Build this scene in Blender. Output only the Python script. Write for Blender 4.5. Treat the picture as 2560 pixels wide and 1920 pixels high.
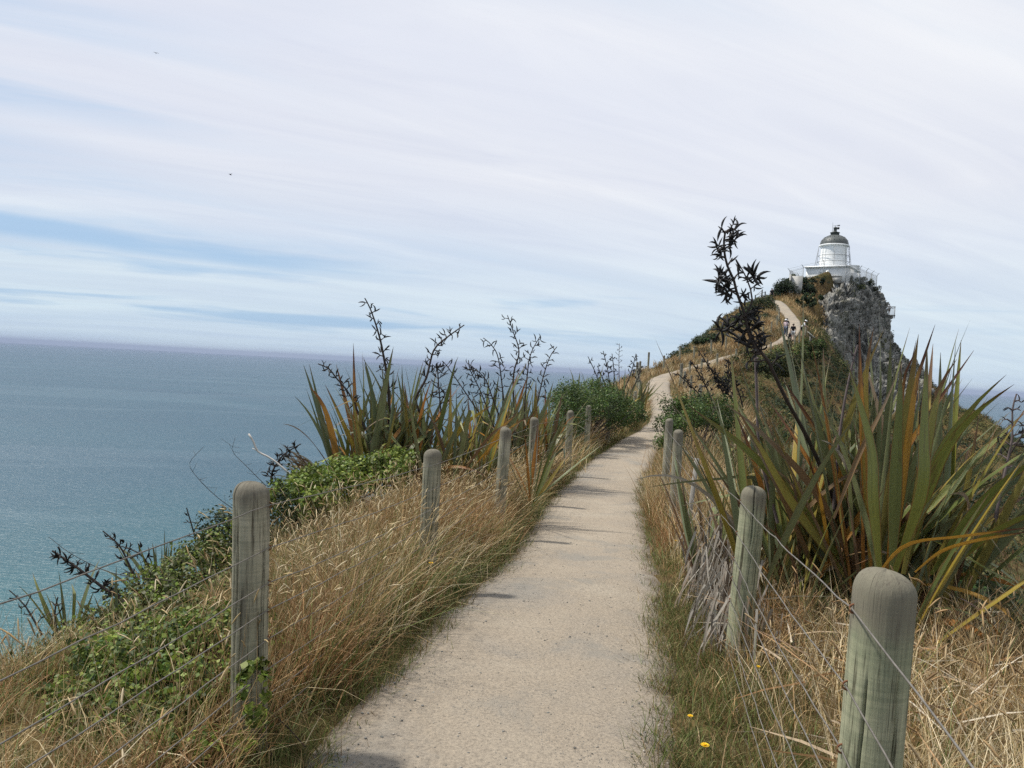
import bpy, bmesh, math, random
import numpy as np
from mathutils import Vector, Matrix, Euler

for o in list(bpy.data.objects):
    bpy.data.objects.remove(o)
SC = bpy.context.scene
COL = SC.collection
R = math.radians
rng = np.random.default_rng(7)
random.seed(7)

# ------------------------------------------------------------------ camera, sky, sun, exposure
cam = bpy.data.cameras.new('camera')
cam_ob = bpy.data.objects.new('camera', cam)
COL.objects.link(cam_ob)
TH, PI_ = R(3.07), math.atan(16.8 / 800)
fwd = Vector((0, math.cos(PI_), -math.sin(PI_)))
up0 = Vector((0, math.sin(PI_), math.cos(PI_)))
rt = math.cos(TH) * Vector((1, 0, 0)) + math.sin(TH) * up0
upv = -math.sin(TH) * Vector((1, 0, 0)) + math.cos(TH) * up0
M = Matrix((rt, upv, -fwd)).transposed().to_4x4()
M.translation = (0, 0, 1.6)
cam_ob.matrix_world = M
cam.sensor_width = 36.0
cam.lens = 36.0 * 800 / 1024
cam.clip_start, cam.clip_end = 0.05, 200000
SC.camera = cam_ob

SUN_AZ, SUN_EL = R(-78), R(58)       # azimuth from +Y (view axis) towards +X


def nodes_of(idb):
    idb.use_nodes = True
    nt = idb.node_tree
    nt.nodes.clear()
    return nt


def nd(nt, typ, ins=None, **props):
    n = nt.nodes.new(typ)
    for k, v in props.items():
        setattr(n, k, v)
    for k, v in (ins or {}).items():
        s = n.inputs[k]
        if hasattr(v, 'is_output'):
            nt.links.new(v, s)
        else:
            s.default_value = v
    return n


def mth(nt, op, a, b=None, c=None, clamp=False):
    ins = {0: a}
    if b is not None:
        ins[1] = b
    if c is not None:
        ins[2] = c
    return nd(nt, 'ShaderNodeMath', ins, operation=op, use_clamp=clamp).outputs[0]


def mixc(nt, f, a, b, blend='MIX'):
    n = nt.nodes.new('ShaderNodeMix')
    n.data_type = 'RGBA'
    n.blend_type = blend
    for s, v in ((n.inputs[0], f), (n.inputs[6], a), (n.inputs[7], b)):
        if hasattr(v, 'is_output'):
            nt.links.new(v, s)
        elif isinstance(v, (tuple, list)):
            s.default_value = (*v[:3], 1)
        else:
            s.default_value = v
    return n.outputs[2]


def sstep(nt, x, a, b, lo=0.0, hi=1.0):
    return nd(nt, 'ShaderNodeMapRange', {0: x, 1: a, 2: b, 3: lo, 4: hi}, interpolation_type='SMOOTHSTEP').outputs[0]


def noise(nt, vec, scale, detail=4, rough=0.55, dist=0.0, col=False):
    n = nd(nt, 'ShaderNodeTexNoise', {'Scale': scale, 'Detail': detail, 'Roughness': rough, 'Distortion': dist})
    if vec is not None:
        nt.links.new(vec, n.inputs['Vector'])
    return n.outputs[1 if col else 0]


def ramp(nt, f, stops):
    n = nt.nodes.new('ShaderNodeValToRGB')
    if hasattr(f, 'is_output'):
        nt.links.new(f, n.inputs[0])
    e = n.color_ramp.elements
    while len(e) < len(stops):
        e.new(0.5)
    for el, (p, c) in zip(e, stops):
        el.position = p
        el.color = (*c, 1)
    return n.outputs[0]


def comb(nt, x, y, z=0.0):
    return nd(nt, 'ShaderNodeCombineXYZ', {0: x, 1: y, 2: z}).outputs[0]


world = bpy.data.worlds.new('World')
SC.world = world
wt = nodes_of(world)
sky = nd(wt, 'ShaderNodeTexSky', sky_type='NISHITA')
sky.sun_disc = False
sky.sun_elevation = SUN_EL
sky.sun_rotation = SUN_AZ
sky.air_density, sky.dust_density, sky.ozone_density = 1.0, 1.2, 1.0
sky.altitude = 70
g = nd(wt, 'ShaderNodeTexCoord').outputs['Generated']
sx = nd(wt, 'ShaderNodeSeparateXYZ', {0: g})
X, Y, Z = sx.outputs
elev = mth(wt, 'MULTIPLY', mth(wt, 'ARCSINE', Z), 57.2958)
az = mth(wt, 'MULTIPLY', mth(wt, 'ARCTAN2', X, Y), 57.2958)
den = mth(wt, 'ADD', mth(wt, 'MAXIMUM', Z, 0.0), 0.13)
px = mth(wt, 'DIVIDE', X, den)
py = mth(wt, 'DIVIDE', Y, den)
# high cirrus sheet: streaks drawn out along one wind direction
ca, sa = math.cos(R(24)), math.sin(R(24))
qa = mth(wt, 'ADD', mth(wt, 'MULTIPLY', px, ca), mth(wt, 'MULTIPLY', py, sa))
qb = mth(wt, 'SUBTRACT', mth(wt, 'MULTIPLY', py, ca), mth(wt, 'MULTIPLY', px, sa))
n1 = noise(wt, comb(wt, mth(wt, 'MULTIPLY', qa, 0.35), mth(wt, 'MULTIPLY', qb, 1.5), 3.1), 1.0, 6, 0.58, 0.6)
n2 = noise(wt, comb(wt, mth(wt, 'MULTIPLY', qa, 0.16), mth(wt, 'MULTIPLY', qb, 0.5), 8.7), 1.0, 3, 0.5, 0.3)
thin = mth(wt, 'MULTIPLY', sstep(wt, n1, 0.38, 0.64), sstep(wt, mth(wt, 'ADD', n2, mth(wt, 'MULTIPLY', az, -0.004)), 0.42, 0.68))
n3 = noise(wt, comb(wt, mth(wt, 'MULTIPLY', qa, 0.7), mth(wt, 'MULTIPLY', qb, 3.4), 1.3), 1.0, 7, 0.62, 0.9)
thin = mth(wt, 'MULTIPLY', mth(wt, 'MULTIPLY', thin, sstep(wt, n3, 0.30, 0.62, 0.45, 1.2)), 0.95)
thin = mth(wt, 'MULTIPLY', thin, sstep(wt, mth(wt, 'ADD', elev, mth(wt, 'MULTIPLY', az, -0.12)), 6.5, 13.0, 0.15, 1.0))
# the clear lane low over the sea and the thinner gaps below it
wig = noise(wt, comb(wt, mth(wt, 'MULTIPLY', az, 0.045), 1.7, 0.0), 1.0, 4, 0.55)
wig2 = noise(wt, comb(wt, mth(wt, 'MULTIPLY', az, 0.05), mth(wt, 'MULTIPLY', elev, 0.62), 5.0), 1.0, 5, 0.55, 0.35)
e0 = mth(wt, 'ADD', mth(wt, 'ADD', 6.1, mth(wt, 'MULTIPLY', az, -0.034)), mth(wt, 'MULTIPLY', mth(wt, 'SUBTRACT', wig, 0.5), 2.2))
d0 = mth(wt, 'SUBTRACT', elev, e0)
up_edge = sstep(wt, d0, 0.95, 0.25)
lo_edge = sstep(wt, d0, -1.35, -0.35)
lane = mth(wt, 'MULTIPLY', up_edge, lo_edge)
lane = mth(wt, 'MULTIPLY', lane, sstep(wt, mth(wt, 'ADD', az, mth(wt, 'MULTIPLY', mth(wt, 'SUBTRACT', wig2, 0.5), 14)), -2, -20))
lane = mth(wt, 'MULTIPLY', lane, sstep(wt, wig2, 0.24, 0.56, 0.35, 1.0))
gaps = mth(wt, 'MULTIPLY', sstep(wt, wig2, 0.50, 0.68), mth(wt, 'MULTIPLY', sstep(wt, elev, 0.6, 2.4), sstep(wt, elev, 7.4, 4.6)))
gaps = mth(wt, 'MULTIPLY', gaps, sstep(wt, az, 20, -10, 0.25, 0.8))
clear = mth(wt, 'MAXIMUM', mth(wt, 'MAXIMUM', mth(wt, 'MULTIPLY', lane, 0.8), gaps), thin)
# cloud colour: whiter aloft, a little bluer and greyer towards the horizon
ccol = ramp(wt, sstep(wt, elev, 0.0, 24.0), [(0.0, (0.64, 0.765, 0.865)), (0.30, (0.74, 0.805, 0.895)), (0.55, (0.79, 0.82, 0.895)), (1.0, (0.82, 0.845, 0.915))])
ccol = mixc(wt, 1.0, ccol, ramp(wt, noise(wt, comb(wt, mth(wt, 'MULTIPLY', qa, 0.3), qb, 0.4), 1.1, 4, 0.5), [(0.3, (0.93, 0.945, 0.985)), (0.7, (1.07, 1.06, 1.03))]), 'MULTIPLY')
ccol = mixc(wt, 1.0, ccol, ramp(wt, n3, [(0.3, (0.925, 0.935, 0.965)), (0.7, (1.06, 1.055, 1.035))]), 'MULTIPLY')
STR = 0.1
ccol10 = mixc(wt, 1.0, ccol, (1 / STR, 1 / STR, 1 / STR), 'MULTIPLY')
blue = mixc(wt, 0.8, sky.outputs[0], (0.35 / STR, 0.575 / STR, 0.86 / STR))
skyc = mixc(wt, clear, ccol10, blue)
bg = nd(wt, 'ShaderNodeBackground', {'Color': skyc, 'Strength': STR})
nd(wt, 'ShaderNodeOutputWorld', {'Surface': bg.outputs[0]})

sun = bpy.data.lights.new('sun', 'SUN')
sun.energy = 5.0
sun.angle = R(3.5)
sun.color = (1.0, 0.955, 0.88)
sun_ob = bpy.data.objects.new('sun', sun)
COL.objects.link(sun_ob)
sdir = Vector((math.sin(SUN_AZ) * math.cos(SUN_EL), math.cos(SUN_AZ) * math.cos(SUN_EL), math.sin(SUN_EL)))
sun_ob.rotation_euler = sdir.to_track_quat('Z', 'Y').to_euler()
sun_ob.location = sdir * 300

SC.view_settings.view_transform = 'Standard'
SC.view_settings.look = 'None'
SC.view_settings.exposure = 0.0
SC.view_settings.gamma = 1.0
SC.view_settings.use_curve_mapping = False
SC.render.engine = 'CYCLES'
SC.cycles.max_bounces = 6
SC.cycles.diffuse_bounces = 3
SC.cycles.transparent_max_bounces = 8
SC.cycles.use_denoising = False
SC.cycles.sample_clamp_direct = 5.0
SC.cycles.sample_clamp_indirect = 3.0

# ------------------------------------------------------------------ helpers


def prop(o, label=None, cat=None, group=None, kind=None):
    if label:
        o['label'] = label
    if cat:
        o['category'] = cat
    if group:
        o['group'] = group
    if kind:
        o['kind'] = kind
    return o


def empty(name, loc, rz=0.0):
    o = bpy.data.objects.new(name, None)
    o.empty_display_size = 0.1
    COL.objects.link(o)
    o.location = loc
    o.rotation_euler = (0, 0, rz)
    return o


def link(name, me, mat=None, parent=None, smooth=None):
    o = bpy.data.objects.new(name, me)
    COL.objects.link(o)
    if mat is not None and not me.materials:
        me.materials.append(mat)
    if parent is not None:
        o.parent = parent
    if smooth is not None:
        me.shade_smooth() if smooth else me.shade_flat()
    return o


def np_mesh(name, V, F4=None, F3=None, col=None, smooth=False):
    """mesh from numpy vertices, quads and triangles; col = per-vertex rgb stored as attribute Col"""
    me = bpy.data.meshes.new(name)
    V = np.asarray(V, np.float32)
    loops, starts, n = [], [], 0
    if F4 is not None and len(F4):
        F4 = np.asarray(F4, np.int32)
        loops.append(F4.ravel())
        starts.append(np.arange(len(F4), dtype=np.int32) * 4)
        n = F4.size
    if F3 is not None and len(F3):
        F3 = np.asarray(F3, np.int32)
        loops.append(F3.ravel())
        starts.append(np.arange(len(F3), dtype=np.int32) * 3 + n)
    loops = np.concatenate(loops)
    starts = np.concatenate(starts)
    me.vertices.add(len(V))
    me.vertices.foreach_set('co', V.ravel())
    me.loops.add(len(loops))
    me.loops.foreach_set('vertex_index', loops)
    me.polygons.add(len(starts))
    me.polygons.foreach_set('loop_start', starts)
    me.update(calc_edges=True)
    if col is not None:
        at = me.attributes.new('Col', 'FLOAT_COLOR', 'POINT')
        c = np.ones((len(V), 4), np.float32)
        c[:, :3] = col
        at.data.foreach_set('color', c.ravel())
    if smooth:
        me.shade_smooth()
    return me


def bm_mesh(name, bm, smooth=False):
    me = bpy.data.meshes.new(name)
    bmesh.ops.recalc_face_normals(bm, faces=bm.faces)
    bm.to_mesh(me)
    bm.free()
    if smooth:
        me.shade_smooth()
    return me


def box(bm, c, s, rz=0.0, rot=None):
    m = Matrix.Translation(c) @ (rot.to_4x4() if rot is not None else Matrix.Rotation(rz, 4, 'Z')) @ Matrix.Diagonal((*s, 1))
    bmesh.ops.create_cube(bm, size=1.0, matrix=m)


def tube_np(P, r, seg=6, cap=True):
    """tapered tube along points; returns V, quads"""
    P = np.asarray(P, float)
    n = len(P)
    r = np.broadcast_to(np.asarray(r, float), (n,))
    T = np.gradient(P, axis=0)
    T /= np.linalg.norm(T, axis=1)[:, None] + 1e-9
    ref = np.array([0.0, 0, 1]) if abs(T[:, 2]).mean() < 0.8 else np.array([1.0, 0, 0])
    A = np.cross(T, ref)
    A /= np.linalg.norm(A, axis=1)[:, None] + 1e-9
    B = np.cross(T, A)
    th = np.linspace(0, 2 * np.pi, seg, endpoint=False)
    V = P[:, None] + r[:, None, None] * (np.cos(th)[None, :, None] * A[:, None] + np.sin(th)[None, :, None] * B[:, None])
    V = V.reshape(-1, 3)
    i = np.arange(n - 1)[:, None] * seg
    j = np.arange(seg)[None]
    k = (j + 1) % seg
    Q = np.stack([i + j, i + k, i + seg + k, i + seg + j], -1).reshape(-1, 4)
    if cap:
        Q = list(map(tuple, Q))
        if seg == 6:
            Q += [(3, 2, 1, 0), (5, 4, 3, 0)]
            b = (n - 1) * seg
            Q += [(b, b + 1, b + 2, b + 3), (b, b + 3, b + 4, b + 5)]
        elif seg == 4:
            b = (n - 1) * seg
            Q += [(3, 2, 1, 0), (b, b + 1, b + 2, b + 3)]
        Q = np.array(Q)
    return V, Q


class Acc:
    """collects numpy pieces of ONE object"""

    def __init__(s):
        s.V, s.Q, s.T, s.C, s.n = [], [], [], [], 0

    def add(s, V, Q=None, T=None, col=None):
        V = np.asarray(V, float).reshape(-1, 3)
        if Q is not None and len(Q):
            s.Q.append(np.asarray(Q) + s.n)
        if T is not None and len(T):
            s.T.append(np.asarray(T) + s.n)
        s.V.append(V)
        if col is not None:
            s.C.append(np.broadcast_to(np.asarray(col, float), (len(V), 3)))
        s.n += len(V)

    def tube(s, P, r, seg=6, col=None):
        V, Q = tube_np(P, r, seg)
        s.add(V, Q, col=col)

    def box(s, c, size, rz=0.0, col=None, M3=None):
        h = np.array(size) / 2
        K = np.array([[-1, -1, -1], [1, -1, -1], [1, 1, -1], [-1, 1, -1], [-1, -1, 1], [1, -1, 1], [1, 1, 1], [-1, 1, 1]]) * h
        if M3 is None:
            cc, ss = math.cos(rz), math.sin(rz)
            M3 = np.array([[cc, -ss, 0], [ss, cc, 0], [0, 0, 1]])
        s.add(K @ np.array(M3).T + np.array(c), [(0, 3, 2, 1), (4, 5, 6, 7), (0, 1, 5, 4), (1, 2, 6, 5), (2, 3, 7, 6), (3, 0, 4, 7)], col=col)

    def lathe(s, prof, seg=32, c=(0, 0, 0), col=None):
        prof = np.array(prof, float)
        th = np.linspace(0, 2 * np.pi, seg, endpoint=False)
        V = np.stack([prof[:, 0][:, None] * np.cos(th), prof[:, 0][:, None] * np.sin(th), np.repeat(prof[:, 1][:, None], seg, 1)], -1).reshape(-1, 3) + np.array(c)
        n = len(prof)
        i = np.arange(n - 1)[:, None] * seg
        j = np.arange(seg)[None]
        k = (j + 1) % seg
        s.add(V, np.stack([i + j, i + k, i + seg + k, i + seg + j], -1).reshape(-1, 4), col=col)

    def mesh(s, name, smooth=False):
        return np_mesh(name, np.concatenate(s.V), np.concatenate(s.Q) if s.Q else None, np.concatenate(s.T) if s.T else None,
                       np.concatenate(s.C) if s.C else None, smooth)

    def obj(s, name, mat, parent=None, smooth=False):
        return link(name, s.mesh(name, smooth), mat, parent)


# value noise -------------------------------------------------------


def _h(ix, iy, iz, seed):
    h = (ix * 374761393 + iy * 668265263 + iz * 2147483647 + seed * 1274126177) & 0xFFFFFFFF
    h = ((h ^ (h >> 13)) * 1274126177) & 0xFFFFFFFF
    h = ((h ^ (h >> 16)) * 2246822519) & 0xFFFFFFFF
    return ((h ^ (h >> 15)) & 0xFFFFFF) / float(0xFFFFFF)


def vn(x, y, z=0.0, seed=0):
    x, y, z = np.broadcast_arrays(np.asarray(x, float), np.asarray(y, float), np.asarray(z, float))
    ix, iy, iz = (np.floor(a).astype(np.int64) for a in (x, y, z))
    fx, fy, fz = x - ix, y - iy, z - iz
    fx, fy, fz = (t * t * (3 - 2 * t) for t in (fx, fy, fz))
    r = 0
    for dx in (0, 1):
        for dy in (0, 1):
            for dz in (0, 1):
                w = (fx if dx else 1 - fx) * (fy if dy else 1 - fy) * (fz if dz else 1 - fz)
                r = r + w * _h(ix + dx, iy + dy, iz + dz, seed)
    return r


def fbm(x, y, z=0.0, oct=4, seed=0, gain=0.5):
    a, s, t = 1.0, 0.0, 0.0
    f = 1.0
    for k in range(oct):
        s = s + a * vn(np.asarray(x) * f, np.asarray(y) * f, np.asarray(z) * f, seed + k * 17)
        t += a
        a *= gain
        f *= 2.03
    return s / t


def catmull(P, step):
    P = np.asarray(P, float)
    out = []
    Q = np.vstack([2 * P[0] - P[1], P, 2 * P[-1] - P[-2]])
    for i in range(1, len(Q) - 2):
        a, b, c, d = Q[i - 1], Q[i], Q[i + 1], Q[i + 2]
        n = max(2, int(np.linalg.norm(c - b) / step))
        for t in np.linspace(0, 1, n, endpoint=False):
            out.append(0.5 * ((2 * b) + (c - a) * t + (2 * a - 5 * b + 4 * c - d) * t * t + (3 * b - a - 3 * c + d) * t ** 3))
    out.append(P[-1])
    return np.array(out)


# materials ---------------------------------------------------------


def newmat(name):
    m = bpy.data.materials.new(name)
    nt = nodes_of(m)
    return m, nt


def finish(nt, bsdf, disp=None):
    nd(nt, 'ShaderNodeOutputMaterial', {'Surface': bsdf})


def bsdf(nt, col, rough=0.8, spec=0.3, bump=None, bstr=0.5, bdist=0.01, metal=0.0):
    ins = {'Base Color': col if hasattr(col, 'is_output') else (*col, 1), 'Roughness': rough, 'Specular IOR Level': spec, 'Metallic': metal}
    n = nd(nt, 'ShaderNodeBsdfPrincipled', ins)
    if bump is not None:
        b = nd(nt, 'ShaderNodeBump', {'Height': bump, 'Strength': bstr, 'Distance': bdist})
        nt.links.new(b.outputs[0], n.inputs['Normal'])
    return n.outputs[0]


def simple(name, col, rough=0.7, spec=0.3, var=0.15, scale=6.0, metal=0.0):
    m, nt = newmat(name)
    tc = nd(nt, 'ShaderNodeTexCoord').outputs['Object']
    n = noise(nt, tc, scale, 5, 0.6)
    lo = tuple(c * (1 - var) for c in col)
    hi = tuple(min(1, c * (1 + var)) for c in col)
    finish(nt, bsdf(nt, ramp(nt, n, [(0.3, lo), (0.7, hi)]), rough, spec, n, 0.15, 0.01, metal))
    return m


def leafy(name, trans=0.3, rough=0.6, spec=0.25, tint=(1, 1, 1)):
    """foliage: colour from the leaf's own Col attribute, part of the light passing through"""
    m, nt = newmat(name)
    a = nd(nt, 'ShaderNodeAttribute', attribute_name='Col').outputs['Color']
    c = mixc(nt, 1.0, a, tint, 'MULTIPLY')
    b = bsdf(nt, c, rough, spec)
    t = nd(nt, 'ShaderNodeBsdfTranslucent', {'Color': c}).outputs[0]
    finish(nt, nd(nt, 'ShaderNodeMixShader', {0: trans, 1: b, 2: t}).outputs[0])
    return m

# ------------------------------------------------------------------ path centre line and the lie of the land
PATH = [(-0.75, -5, .05), (-.42, -1.5, .03), (-.15, 1.5, 0), (0, 3.1, 0), (.15, 3.95, 0), (.46, 5.9, -.12), (.84, 8.2, -.3), (1.32, 11.9, -.45), (1.95, 15.5, -.53),
        (2.65, 19, -.55), (3.9, 24, -.48), (5.35, 28, -.26), (6.3, 32, 0.02), (7.7, 42, .63), (9.0, 49, 1.18), (10.2, 53, 1.57), (11.9, 57, 1.92), (15.35, 63, 2.73),
        (17.7, 66.5, 3.37), (22.66, 74, 4.46), (26.77, 80.1, 5.6), (29.1, 84.1, 6.97), (30.9, 89.2, 8.33), (32.15, 95.2, 9.84), (33.1, 101.2, 11.47), (33.6, 106.2, 12.3), (32.6, 112, 12.5)]
CL = catmull(PATH, 0.25)
CT = np.gradient(CL[:, :2], axis=0)
CT /= np.linalg.norm(CT, axis=1)[:, None]
CN = np.stack([CT[:, 1], -CT[:, 0]], -1)          # points to the right of the walker


def path_coords(x, y):
    """signed distance right of the centre line, path height and index there"""
    x = np.asarray(x, float).ravel()
    y = np.asarray(y, float).ravel()
    d = np.empty(len(x))
    zi = np.empty(len(x))
    ii = np.empty(len(x), int)
    C2 = CL[::2]
    for a in range(0, len(x), 20000):
        xx, yy = x[a:a + 20000, None], y[a:a + 20000, None]
        i = np.argmin((xx - C2[:, 0]) ** 2 + (yy - C2[:, 1]) ** 2, 1) * 2
        q = np.stack([xx[:, 0] - CL[i, 0], yy[:, 0] - CL[i, 1]], -1)
        lat = (q * CN[i]).sum(1)
        dist = np.hypot(q[:, 0], q[:, 1])
        d[a:a + 20000] = np.sign(lat) * dist
        zi[a:a + 20000] = CL[i, 2] + np.clip((q * CT[i]).sum(1), -.3, .3) * 0.0
        ii[a:a + 20000] = i
    return d, zi, ii


def on_path(y, off, dz=0.0):
    """a point beside the path: walk to depth y, step off metres to the right"""
    i = int(np.argmin(abs(CL[:, 1] - y)))
    p = CL[i, :2] + CN[i] * off
    return np.array([p[0], p[1], CL[i, 2] + dz])


CP = []
LEFT = [(-1.0, 0.0), (-2.1, -.04), (-3.1, -.30), (-4.2, -1.4), (-6.5, -4.2), (-11, -9.5), (-20, -21), (-40, -46)]
RIGHT = [(1.1, .03), (2.3, .08), (3.6, -.15), (5.5, -1.0), (9, -3.2), (16, -7.5), (30, -15)]
for yy in (-5, -2, 1, 3, 5, 7.5, 10.5, 14, 18, 23, 29, 36, 44):
    i = int(np.argmin(abs(CL[:, 1] - yy)))
    for off, dz in LEFT + RIGHT:
        if off > 12 and yy > 30:
            continue
        if off < -15 and yy > 20 and yy not in (29, 44):
            continue
        p = CL[i, :2] + CN[i] * off
        CP.append((p[0], p[1], CL[i, 2] + dz))
for yy in (50, 55, 60, 66, 73, 79, 84, 89, 95, 101, 106):
    i = int(np.argmin(abs(CL[:, 1] - yy)))
    CP.append(tuple(CL[i] - (0, 0, .02)))
CP += [(8.97, 55, 1.9), (12.2, 62, 2.85), (15.8, 70, 4.05), (19.3, 78.1, 5.8), (24.2, 86.2, 7.8), (29.4, 96.2, 10.6), (31.6, 103, 11.6),
       (5.5, 56, -1.2), (8.5, 64, -.9), (11.5, 72, .2), (14.5, 80.5, 1.8), (19, 89, 3.8), (24, 99, 6), (28, 107, 8),
       (-2, 60, -8), (1, 72, -9), (5, 84, -8), (9, 95, -7), (15, 106, -5), (-15, 75, -24), (-8, 95, -24), (0, 115, -22),
       (-40, 70, -55), (-35, 100, -60), (-25, 135, -65)]
CP += [(35.42, 96.18, 9.2), (40.22, 106.25, 12.2), (43.2, 112.6, 14.4), (37.2, 106.24, 12.2), (33.71, 90.14, 7.2), (30.8, 82.09, 4.95), (33.58, 84.06, 3.4), (27.53, 78.07, 4.0), (22.32, 70.04, 2.8),
       (17.64, 62.03, 2.1), (38, 92, 3.2), (40.5, 99, 3.5), (37.5, 99.5, 8.8), (13.5, 55, 1.2), (18, 56, -.6), (24, 60, -1.5), (30, 74, .4), (36, 82, -.6)]
# plateau under the lighthouse and the shoulders behind it
LHC = (46.7, 119.3)
for k in range(10):
    a = k * 0.628
    CP.append((LHC[0] + 4.6 * math.cos(a), LHC[1] + 4.6 * math.sin(a), 15.75))
CP += [(*LHC, 16.0), (39, 118, 15.2), (36.5, 113.5, 13.4), (36, 120, 13), (40, 127, 13.5), (47, 128, 14), (32, 119, 11), (28, 116, 8), (30, 130, 6), (45, 138, 6), (55, 135, 4), (60, 128, 3), (20, 125, -4), (40, 155, -14), (60, 150, -18), (10, 150, -35), (90, 140, -40)]
# body of the crag (kept behind the rock face) and the right flank
CP += [(50.5, 119.5, 15.2), (52.5, 121.5, 14.0), (48.3, 116.8, 13.5), (47.5, 117.0, 8.5), (47.7, 115, 2.0), (47.6, 113.2, -1.5), (52, 118.2, 9.5), (57.5, 122, 8), (45.3, 112.2, 6.0), (49.2, 115.5, 2.5), (54, 116, 4.5), (59.5, 117, 4.2), (44.5, 107.3, .6), (48, 108.5, -1), (53, 110.5, 0.2), (59.2, 112.2, 1.0),
       (43.3, 103.5, -1.8), (47, 103, -5.5), (52, 105, -4.8), (58.7, 102, -.4), (61.1, 94.9, -4.2), (66, 112, -4), (70, 100, -10), (75, 88, -16), (72, 120, -9), (85, 105, -22), (95, 80, -32)]
CP += [(45.3, 69.8, -9.0), (40.7, 69.8, -7.2), (41.6, 79.9, -4.0), (39.2, 85, -2.2), (36.6, 85, -.8), (26.5, 70, .2), (40, 92, 0.5), (32, 60, -7), (28, 50, -8.5), (45, 58, -13), (52, 84, -8), (60, 75, -15), (55, 50, -22), (40, 38, -18),
       (24, 42, -8), (22, 30, -9.5), (20, 52, -2.8), (16, 46, -3), (75, 60, -32), (60, 25, -32), (45, 5, -26), (30, -5, -18), (90, 30, -45)]
CP = np.array(CP)
CP = CP[np.unique((CP[:, :2] * 4).round().astype(int), axis=0, return_index=True)[1]]


def _phi(d2):
    return np.sqrt(d2 + 0.36)


_D2 = ((CP[:, None, :2] - CP[None, :, :2]) ** 2).sum(-1)
_n = len(CP)
_A = np.zeros((_n + 3, _n + 3))
_A[:_n, :_n] = _phi(_D2) - np.eye(_n) * 0.02
_A[:_n, _n] = 1
_A[:_n, _n + 1:] = CP[:, :2] / 50
_A[_n:, :_n] = _A[:_n, _n:].T
_W = np.linalg.solve(_A, np.concatenate([CP[:, 2], np.zeros(3)]))


def sm(x, a, b):
    t = np.clip((x - a) / (b - a), 0, 1)
    return t * t * (3 - 2 * t)


def ground(x, y, lumps=True):
    shp = np.shape(x)
    x = np.asarray(x, float).ravel()
    y = np.asarray(y, float).ravel()
    z = np.empty(len(x))
    for a in range(0, len(x), 20000):
        d2 = (x[a:a + 20000, None] - CP[:, 0]) ** 2 + (y[a:a + 20000, None] - CP[:, 1]) ** 2
        z[a:a + 20000] = _phi(d2) @ _W[:_n] + _W[_n] + x[a:a + 20000] / 50 * _W[_n + 1] + y[a:a + 20000] / 50 * _W[_n + 2]
    z = z + .42 * np.exp(-((x + 2.0) / 1.0) ** 2 - ((y - 8.4) / 1.9) ** 2)
    d, zp, ii = path_coords(x, y)
    if lumps:
        k = sm(np.abs(d), 1.2, 5)
        dl = np.hypot(x - LHC[0], y - LHC[1])
        k = k * sm(dl, 4.5, 9)
        far = sm(np.hypot(x, y), 12, 50)
        z = z + k * ((fbm(x * .55, y * .55, oct=3, seed=3) - .5) * (.35 + .75 * far) + (fbm(x * .16, y * .16, oct=2, seed=9) - .5) * 1.3 * far)
        z = z + (fbm(x * 2.2, y * 2.2, oct=3, seed=5) - .5) * .07 * sm(np.abs(d), .75, 1.6)
    fr_ = sm(y, 40, 60)
    b = 1 - sm((np.abs(d) - .72 - .32 * fr_) / (1 + .6 * fr_), 0, .53)
    z = z * (1 - b) + b * (zp - 0.035 - .1 * fr_)
    return np.maximum(z, -73).reshape(shp)


def gz(x, y):
    return float(ground(np.array([x]), np.array([y]))[0])


# ------------------------------------------------------------------ ground sheet
m_earth, nt = newmat('earth_and_turf')
tc = nd(nt, 'ShaderNodeTexCoord').outputs['Object']
c1 = ramp(nt, noise(nt, tc, 0.35, 5, 0.6), [(0.28, (.055, .062, .022)), (0.45, (.10, .085, .035)), (0.6, (.17, .115, .055)), (0.75, (.085, .06, .03))])
c2 = ramp(nt, noise(nt, tc, 7.0, 6, 0.65), [(0.3, (.35, .35, .35)), (0.7, (1.25, 1.2, 1.1))])
hgt = noise(nt, tc, 14.0, 5, 0.7)
finish(nt, bsdf(nt, mixc(nt, 1.0, c1, c2, 'MULTIPLY'), .95, .1, hgt, 0.9, 0.05))

gx = np.concatenate([np.linspace(-75, -16, 40, endpoint=False), np.linspace(-16, -6, 30, endpoint=False), np.linspace(-6, 8, 90, endpoint=False), np.linspace(8, 64, 150, endpoint=False), np.linspace(64, 120, 36)])
gy = np.concatenate([np.linspace(-14, 0, 40, endpoint=False), np.linspace(0, 16, 90, endpoint=False), np.linspace(16, 45, 80, endpoint=False), np.linspace(45, 135, 165, endpoint=False), np.linspace(135, 190, 26)])
GX, GY = np.meshgrid(gx, gy)
GZ = ground(GX, GY)
V = np.stack([GX, GY, GZ], -1).reshape(-1, 3)
ny, nx = GX.shape
i = np.arange(ny - 1)[:, None] * nx + np.arange(nx - 1)[None]
Q = np.stack([i, i + 1, i + nx + 1, i + nx], -1).reshape(-1, 4)
hill = link('hillside', np_mesh('hillside', V, Q, smooth=True), m_earth)
prop(hill, 'grassy headland ridge falling away to the sea on both sides', 'hillside', kind='structure')

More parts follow.
